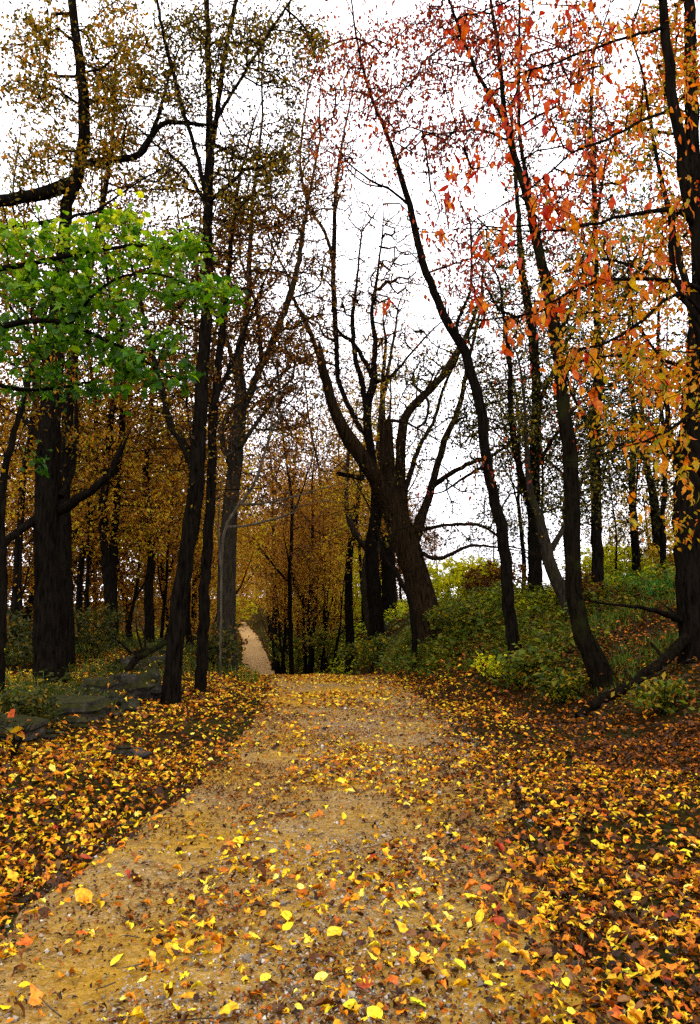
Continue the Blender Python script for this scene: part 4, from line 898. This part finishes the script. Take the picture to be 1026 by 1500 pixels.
# ================================================================== shrubs (things) and ground plants (stuff)
def shrub(label, px, d, h, wd, n, per, leaf, size, bark='bark', shape='quad', group='shrubs and low bushes', cat='shrub', droop=.2):
    x = W(px, 900, d)[0]; z = gz(x, d); root = thing('shrub', label, cat, (x, d, z), group)
    st = []
    for k in range(5):
        a = rng.random()*6.28; e = np.array([math.cos(a)*wd*.35, math.sin(a)*wd*.35, h*.8])
        st.append(resample(np.array([[0, 0, -.05, .012], [*(e*.5+rng.normal(0, .05, 3)), .008], [*e, .003]]), .15, .01))
    v = rng.normal(size=(n, 3)); v /= np.linalg.norm(v, axis=1)[:, None]; v *= rng.random((n, 1))**.45
    tg = np.column_stack([v[:, 0]*wd/2, v[:, 1]*wd/2, h*.52+v[:, 2]*h*.48])
    X, PA, tips, n0 = skeleton(st, tg, lo=.1, step=.25)
    V, Fc = tubes(st, 5); link('stems', mesh('stems', V, Fc, M[bark], smooth=True), root, 'stuff')
    V, Fc = tubes(chains(X, PA, n0, .003, rmax=.01), 3); link('twigs', mesh('twigs', V, Fc, M[bark], smooth=True), root, 'stuff')
    pos, Rm, sz, t = leaves_on(X, PA, tips, per, size, droop, .10)
    leaf_part('foliage', [(pos, Rm, sz, rng.random(len(pos)), shape)], M[leaf], root)
    return root
for a in [('bright yellow green bush on the crest of the bank', 672, 28, 1.9, 3.4, 300, 26, 'lf_lime', .11),
          ('second yellow green bush farther along the bank crest', 708, 31, 1.8, 2.8, 240, 24, 'lf_lime', .11),
          ('rusty brown bush between the yellow bush and the upright trunk', 728, 26, 1.4, 2.4, 180, 20, 'lf_brown', .10),
          ('yellow leaved bush in front of the slatted fence', 912, 26.5, 1.9, 2.4, 220, 20, 'lf_lime', .11),
          ('yellow and orange bush at the fence near the right edge', 990, 25.5, 2.0, 2.4, 220, 18, 'lf_gold', .11),
          ('yellow bush between the swooping trunk and the plain straight trunk', 868, 27.5, 1.9, 2.0, 150, 16, 'lf_lime', .10),
          ('pale green sapling bush in the middle of the dip', 470, 56, 5.0, 4.5, 240, 16, 'lf_lime', .17),
          ('yellow green sapling bush left of the crooked grey trunk', 525, 44, 4.6, 3.2, 240, 16, 'lf_lime', .13),
          ('low rusty bush at the foot of the plain straight trunk', 850, 18.4, .9, 1.2, 60, 12, 'lf_brown', .09),
          ('leafy green bush at the foot of the long curving tree', 775, 14.6, .7, 1.0, 60, 10, 'lf_under', .11),
          ('yellow tinged seedling bush left of the curving tree', 720, 15.5, .6, .8, 36, 8, 'lf_lime', .09),
          ('dark green bush at the base of the huge broken tree', 668, 20.5, .9, 1.8, 90, 14, 'lf_under', .11),
          ('green bush on the bank below the swooping trunk', 820, 13.4, .55, .9, 50, 10, 'lf_under', .10),
          ('dark green bush under the dead sloping limb', 960, 10.8, .5, .9, 46, 10, 'lf_under', .09),
          ('olive bush behind the thick trunk on the left', 25, 17, 1.3, 2.4, 130, 14, 'lf_weed', .10),
          ('olive bush between the thick trunk and the rock pile', 130, 18.5, 1.3, 2.2, 130, 14, 'lf_weed', .10),
          ('low brown bush at the trail edge beneath the grey tree', 318, 18.0, 1.1, 1.1, 110, 14, 'lf_weed', .08),
          ('pale green bush left of the far bend of the trail', 347, 112, 4.5, 6, 200, 22, 'lf_lime', .26),
          ('olive bush closing the far end of the trail', 358, 165, 6, 9, 260, 22, 'lf_under', .34),
          ('green bush in the dip right of the trail', 440, 52, 2.2, 4, 150, 16, 'lf_under', .17),
          ('second green bush in the dip nearer the right bank', 490, 40, 1.8, 3.2, 130, 16, 'lf_under', .14),
          ('green and yellow bush on the bank left of the broken tree', 545, 27, 1.4, 2.2, 120, 14, 'lf_under', .11),
          ('dry twiggy bush left of the trail before the dip', 318, 19.5, 1.1, 1.6, 90, 10, 'lf_brown', .08),
          ('dark bush spilling over the rocks at the left edge', 40, 9.6, .55, .9, 90, 14, 'lf_weed', .08)]:
    shrub(*a)
sb = shrub('low bush with a few round orange leaves at the left edge', 28, 8.2, .42, .55, 14, 1, 'lf_orange', .11, shape='broad')

def plants(name, label, n, xr, yr, keep, mat, size, per, hmin, hmax, tints=(0, 1), shape='quad'):
    """stuff: low leafy plants scattered over the ground"""
    x = rng.uniform(*xr, n*4); y = yr[0] + (yr[1]-yr[0])*rng.random(n*4)**1.4
    k = keep(x, y) > rng.random(len(x)); x, y = x[k][:n], y[k][:n]; m = len(x)
    hh = rng.uniform(hmin, hmax, m); t = np.repeat(np.arange(m), per); u = rng.random(len(t))
    a = rng.random(len(t))*6.28; rr = hh[t]*.6*rng.random(len(t))
    px_, py_ = x[t]+np.cos(a)*rr, y[t]+np.sin(a)*rr
    pos = np.column_stack([px_, py_, surf(px_, py_) + .02 + hh[t]*u])
    D = np.column_stack([np.cos(a), np.sin(a), rng.normal(0, .4, len(t))]); N = rng.normal(0, .45, (len(t), 3)); N[:, 2] += 1
    base = rng.random(m)
    tn = np.clip(tints[0] + (tints[1]-tints[0])*(base[t]*.6 + rng.random(len(t))*.4), 0, 1)
    o = leaf_part(name, [(pos, frames(D, N), size*(1+.3*rng.normal(size=len(t))).clip(.4, 1.8), tn, shape)], M[mat])
    return tag(o, label, 'plants', None, 'stuff')
def k_bank(x, y):
    u = x - cx(y) - 1.5; c = vnoise(x*.5, y*.5, 21)
    return np.where(u > np.interp(y, [0, 12, 16, 22], [3.4, 2.6, 1.0, .3]), np.clip(.30 + c*2.8, .02, 1), 0)*np.where(y < 13, .5, 1)
def k_left(x, y):
    u = cx(y) - 1.5 - x; c = vnoise(x*.5, y*.5, 22)
    return np.where(u > np.interp(y, [0, 10, 14, 18], [2.0, 1.9, 2.6, .9]), np.clip(.36 + c*2.6, .02, 1), 0)
plants('undergrowth', 'low green and brown undergrowth covering the right bank', 6000, (1, 14), (9, 34), k_bank, 'lf_under', .07, 11, .05, .34)
plants('undergrowth', 'larger leaved weeds standing in clumps on the right bank', 900, (1, 12), (10, 26), lambda x, y: k_bank(x, y)**2, 'lf_under', .125, 13, .2, .6, (.1, .9), 'oval')
plants('undergrowth', 'brown withered weeds among the green on the right bank', 1500, (1, 13), (10, 30), k_bank, 'lf_brown', .07, 11, .1, .5)
plants('undergrowth', 'dark low undergrowth on the woodland floor left of the trail', 5500, (-16, -2), (7, 34), k_left, 'lf_weed', .075, 11, .06, .40)
plants('undergrowth', 'rough green undergrowth in the dip beside the far trail', 1700, (-16, 12), (30, 90), lambda x, y: np.where(np.abs(x-cx(y)) > 1.35 + .9*vnoise(x*.4, y*.4, 91), .9, 0), 'lf_under', .16, 12, .15, .7)
plants('undergrowth', 'yellow green weeds on the far side of the dip', 1500, (-14, 8), (32, 80), lambda x, y: np.where(np.abs(x-cx(y)) > 1.7, .8, 0), 'lf_lime', .14, 12, .15, .8, (0, .7))  # bright leaf colour painted in to lighten ground darkened by the canopy
plants('undergrowth', 'pale green weeds along the crest of the right bank', 900, (3, 13), (19, 33), lambda x, y: np.where(x-cx(y)-1.5 > 2.6, np.clip(.4+vnoise(x*.6, y*.6, 71)*2.4, 0, 1), 0), 'lf_lime', .09, 11, .1, .5, (0, .6))
def grass(name, label, n, xr, yr, keep, mat, h, wd=.008, tint=(0, 1)):
    x = rng.uniform(*xr, n*4); y = rng.uniform(*yr, n*4); k = keep(x, y) > rng.random(len(x)); x, y = x[k][:n], y[k][:n]; m = len(x)
    z = surf(x, y); a = rng.random(m)*6.28; ln = h*(.5+rng.random(m)); b = rng.random(m)*6.28; bend = ln*(.2+.5*rng.random(m))
    sx, sy = np.cos(a)*wd, np.sin(a)*wd; bx, by = np.cos(b)*bend, np.sin(b)*bend
    V = np.stack([np.stack([x-sx, y-sy, z-.01], -1), np.stack([x+sx, y+sy, z-.01], -1), np.stack([x+sx*.8+bx*.35, y+sy*.8+by*.35, z+ln*.6], -1), np.stack([x-sx*.8+bx*.35, y-sy*.8+by*.35, z+ln*.6], -1), np.stack([x+bx, y+by, z+ln*.95], -1)], 1)
    i = (np.arange(m)*5)[:, None]
    me = mesh(name, V.reshape(-1, 3), [i+np.array([[0, 1, 2, 3]]), i+np.array([[3, 2, 4]])], M[mat], np.repeat(tint[0]+(tint[1]-tint[0])*rng.random(m), 5))
    return tag(link(name, me, None, 'stuff'), label, 'grass')
def k_grass(x, y):
    u = x - cx(y) - 1.5
    return np.where(u > np.interp(y, [0, 13, 17, 22], [4, 2.4, 1.1, .2]), np.clip(.35 + vnoise(x*.6, y*.6, 31)*2, 0, 1), 0)
grass('grass', 'tufts of green grass growing on the right bank', 26000, (1, 13), (11, 32), k_grass, 'grass', .15, .007, (0, .7))
grass('grass', 'patch of fresh bright green grass below the slatted fence', 5000, (6.6, 10.6), (17.5, 24), lambda x, y: np.clip(.6 + vnoise(x*.7, y*.7, 33)*2, 0, 1), 'grass_fresh', .26, .010)
grass('grass', 'dull grass along the left side of the trail', 5000, (-10, -1.6), (9, 26), lambda x, y: np.where(cx(y)-1.5-x > np.interp(y, [0, 14, 17], [2.4, 1.8, .2]), np.clip(.2 + vnoise(x*.6, y*.6, 34)*2, 0, 1), 0), 'grass', .20)

# ================================================================== leaf litter, gravel
def cover(x, y):
    """how thickly the ground is strewn with leaves, 0..1"""
    v = x - cx(y); n1 = vnoise(x*.8, y*.8, 41); n2 = vnoise(x*2.3, y*2.3, 42)
    side = np.where(v < 0, np.clip((-v-1.0 - .8*n1 - .5*n2)/.8, 0, 1)**1.3, np.clip((v-.88-.7*n1-.5*n2)/.8, 0, 1))
    mid = np.clip(.19 + .55*n1 + .5*n2, .04, .55)*np.where((v < -.62) & (y < 9.5), .22, 1)*np.interp(y, [0, 7, 14, 21], [.75, .95, 1.35, 1.9])
    return np.clip(mid*(1-side) + side*(.85 + .5*n2), 0, 1)
def litter(n, xr, yr, keep, size, shapes, tilt=.42, lift=.02, power=1.0):
    x = rng.uniform(*xr, n*6); y = yr[0] + (yr[1]-yr[0])*rng.random(n*6)**power
    k = keep(x, y) > rng.random(len(x)); x, y = x[k][:n], y[k][:n]; m = len(x)
    N = rng.normal(0, tilt, (m, 3)); N[:, 2] = 1
    a = rng.random(m)*6.28; D = np.column_stack([np.cos(a), np.sin(a), np.zeros(m)])
    D -= N*(np.sum(D*N, 1)/np.sum(N*N, 1))[:, None]
    Rm = frames(D, N); sz = size*(1+.34*rng.normal(size=m)).clip(.35, 2.0)
    pos = np.column_stack([x, y, surf(x, y) + .008 + lift*rng.random(m)]) - Rm[:, :, 1]*(sz*.5)[:, None]
    v = x - cx(y)
    # orange under the maples on the left, yellower on the trail, brown mixed in on the right bank
    t = np.where(v < -1, rng.beta(1.35, 1.45, m), np.where(v < .9, rng.beta(1.7, 1.3, m), rng.beta(1.2, 1.6, m)))
    t = np.where((v > 2.6) & (y > 8), t*.72, t)
    s = np.array(shapes)[rng.integers(len(shapes), size=m)]
    return [(pos[s == q], Rm[s == q], sz[s == q], t[s == q], q) for q in sorted(set(shapes))]
RICH = ['r_oval', 'r_curl', 'r_broad', 'r_roll', 'r_torn', 'r_lance', 'lobed', 'lobed2', 'lobed3', 'r_torn', 'r_roll']
sets = litter(11000, (-2.9, 2.9), (2.6, 5.6), cover, .049, RICH, tilt=.5)
sets += litter(24000, (-4.6, 5.2), (5.6, 10), cover, .056, ['oval', 'curl', 'broad', 'maple', 'maple2', 'curl', 'oval'], power=.95, tilt=.5)
sets += litter(52000, (-6.5, 7.5), (10, 22), cover, .062, ['quad', 'quad', 'quad', 'oval'], power=.85, tilt=.5)
tag(leaf_part('leaf_litter', sets, M['lf_litter'], smooth=True), 'fallen autumn leaves strewn over the trail and both verges', 'leaf litter', None, 'stuff')
sets = litter(9000, (-22, 14), (21, 130), lambda x, y: np.where(np.abs(x-cx(y)) < .55 + .6*vnoise(x*.5, y*.5, 92), .06, np.where(np.abs(x-cx(y)) < 3.4, 1, .25)), .15, ['quad'], .3, .03, 1.3)
tag(leaf_part('leaf_litter', sets, M['lf_litter']), 'fallen leaves lining the far stretch of the trail', 'leaf litter', None, 'stuff')
sets = litter(9000, (1.5, 12), (9, 32), lambda x, y: np.where(x-cx(y) > 2, np.clip(.5+vnoise(x*.8, y*.8, 77)*1.6, .05, 1), 0), .075, ['quad', 'oval'], .6, .28, 1.0)
tag(leaf_part('leaf_litter', sets, M['lf_litter']), 'fallen leaves caught in the undergrowth of the right bank', 'leaf litter', None, 'stuff')
sets = litter(5000, (-14, -2), (7, 26), lambda x, y: np.where(x-cx(y) < -2.2, np.clip(.4+vnoise(x*.8, y*.8, 78)*1.6, .05, 1), 0), .075, ['quad', 'oval'], .6, .10, 1.0)
tag(leaf_part('leaf_litter', sets, M['lf_litter']), 'fallen leaves scattered among the rocks and weeds on the left', 'leaf litter', None, 'stuff')
lp, ln = [], []
for o in ROCKS:
    me = o.data; mw = Matrix.LocRotScale(o.location, o.rotation_euler, None); ok = [v for v in me.vertices if v.normal.z > .75]
    for v in random.sample(ok, min(len(ok), 7)): lp.append(mw @ v.co); ln.append(v.normal)
lp, ln = np.array(lp), np.array(ln) + rng.normal(0, .25, (len(lp), 3)); D = rng.normal(size=lp.shape); D -= ln*(np.sum(D*ln, 1)/np.sum(ln*ln, 1))[:, None]
tag(leaf_part('leaf_litter', [(lp + [0, 0, .012], frames(D, ln), .055*(1+.3*rng.random(len(lp))), rng.beta(1.3, 1.5, len(lp)), 'r_curl')], M['lf_litter'], smooth=True), 'fallen leaves caught on top of the mossy rocks', 'leaf litter', None, 'stuff')
tw = []
for _ in range(260):
    y = 2.8 + 13*random.random()**1.3; x = float(cx(y)) + random.uniform(-3.6, 4.2); a = random.random()*6.28; L = random.uniform(.06, .32)
    q = [np.array([x+math.cos(a)*L*t, y+math.sin(a)*L*t]) + rng.normal(0, .012, 2) for t in (0, .33, .66, 1)]
    tw.append(np.array([[*e, float(surf(e[:1], e[1:])[0]) + .016 + .02*random.random(), .0035*(1-.6*k/3)] for k, e in enumerate(q)]))
V, Fc = tubes(tw, 5); tag(link('twig_litter', mesh('twig_litter', V, Fc, M['deadwood'], smooth=True), None, 'stuff'), 'small dead twigs lying in the leaf litter', 'twigs')
bits = litter(26000, (-2.2, 2.2), (2.6, 14), lambda x, y: np.where(np.abs(x-cx(y)) < 1.5, np.clip(.5+vnoise(x*1.3, y*1.3, 50)*1.4, .1, 1), 0), .022, ['quad', 'curl'], .6, .006, 1.2)
bits = [(p, r_, s, t*.55, q) for p, r_, s, t, q in bits]
tag(leaf_part('leaf_fragments', bits, M['lf_litter']), 'crumbled brown leaf fragments ground into the trail', 'leaf litter', None, 'stuff')
n = 22000
x = rng.uniform(-1.7, 1.7, n*3); y = 2.6 + 11*rng.random(n*3)**1.5; x = x + cx(y)
k = (np.clip(.45 + 1.5*vnoise(x*.9, y*.9, 61), .05, 1)*np.where((x-cx(y) < -.65), .25, 1)) > rng.random(n*3); x, y = x[k][:n], y[k][:n]; m = len(x)
PV = np.array([[1, 0, 0], [0, 1, 0], [-1, 0, 0], [0, -1, 0], [0, 0, .8], [0, 0, -.6]]); PF = np.array([[0, 1, 4], [1, 2, 4], [2, 3, 4], [3, 0, 4], [1, 0, 5], [2, 1, 5], [3, 2, 5], [0, 3, 5]])
sz = .0055*np.exp(rng.normal(0, .45, m)); D = rng.normal(size=(m, 3)); N = rng.normal(size=(m, 3)); Rm = frames(D, N)
V = np.column_stack([x, y, surf(x, y) + sz*.35])[:, None] + np.einsum('nij,mj->nmi', Rm, PV)*(sz[:, None]*rng.uniform(.7, 1.3, (m, 3)).mean(1, keepdims=True))[:, :, None]
tag(link('gravel', mesh('gravel', V.reshape(-1, 3), [(PF[None]+(np.arange(m)*6)[:, None, None]).reshape(-1, 3)], M['pebble'], np.repeat(rng.beta(1.6, 1.8, m), 6)), None, 'stuff'), 'small pale and grey gravel stones on the trail', 'gravel')

# ---- the nearest fallen leaves, each one an object
TON = [('bright yellow', (.82, .62, .02)), ('golden yellow', (.70, .40, .014)), ('pale yellow', (.80, .68, .16)), ('orange', (.68, .22, .010)), ('deep orange', (.58, .12, .008)), ('rust red', (.34, .045, .010)), ('brown', (.16, .065, .015)), ('lime yellow', (.56, .56, .02))]
SHP = [('r_oval', 'oval'), ('r_broad', 'rounded'), ('r_curl', 'curled'), ('lobed', 'flat lobed'), ('lobed2', 'drooping lobed'), ('lobed3', 'cupped lobed'), ('r_torn', 'ragged'), ('r_roll', 'rolled')]
cnt = 0; tries = 0
while cnt < 300 and tries < 20000:
    tries += 1
    y = 2.9 + 3.6*random.random()**1.25; x = random.uniform(-.46, .46)*y*1.02
    if float(cover(np.array([x]), np.array([y]))[0])*.9 + .06 < random.random(): continue
    v = x - float(cx(y)); px, py = [float(q[0]) for q in to_px(np.array([[x, y, 0.03]]))]
    if not (4 < px < 1022 and py < 1496): continue
    wts = [4.5, 4, 1.6, 2.6, 1.5, .9, 2.4, 1.0] if abs(v) < 1 else [2.2, 3.2, .8, 4.4, 3.8, 2.2, 4.5, .6]
    tn, col = random.choices(TON, wts)[0]; sh, sw = random.choices(SHP, [4, 3, 4, 2.4, 2, 1.6, 2.5, 2.5])[0]
    s = .074*min(1.7, max(.6, random.gauss(1, .28)))*(1.15 if 'lobed' in sh else 1)
    col = tuple(min(1, c*random.uniform(.85, 1.15)) for c in col)
    N = np.array([[random.gauss(0, .30), random.gauss(0, .30), 1]]); a = random.random()*6.28; D = np.array([[math.cos(a), math.sin(a), 0]]); D = D - N*(D @ N.T)/np.sum(N*N)
    R3 = frames(D, N)[0]; g = float(surf(np.array([x]), np.array([y]))[0])
    pos = np.array([x, y, g + .014 + .022*random.random()]) - R3[:, 1]*s*.5
    o = one_leaf('fallen_leaf', pos, R3, s, sh, 'lf_fallen', col)
    place = 'on left verge' if v < -1.15 else 'on bare dirt left of trail' if v < -.6 else 'on gravel of trail' if v < .45 else 'on right half of trail' if v < 1.1 else 'in litter of right verge'
    ds = 'large ' if s > .092 else 'small ' if s < .062 else ''
    near = 'lowest in view' if py > 1400 else 'low in view' if py > 1290 else 'farther up'
    tag(o, f'{ds}{sw} {tn} fallen leaf {place}, {near}', 'leaf', 'large fallen leaves nearest the camera'); cnt += 1

# things that still read alike: say which is the nearer
for pre in ('tree', 'fallen_leaf'):
    by = {}
    for o in C.objects:
        if o.parent is None and o.name.split('.')[0] == pre and o.get('label'): by.setdefault(o['label'], []).append(o)
    for lab, os_ in by.items():
        if 1 < len(os_) < 4:
            os_.sort(key=lambda o: o.location[1])
            for o, wd in zip(os_, ('nearer', 'farther') if len(os_) == 2 else ('nearest', 'middle', 'farthest')):
                if len(lab.split()) < 16: o['label'] = wd + ' ' + lab
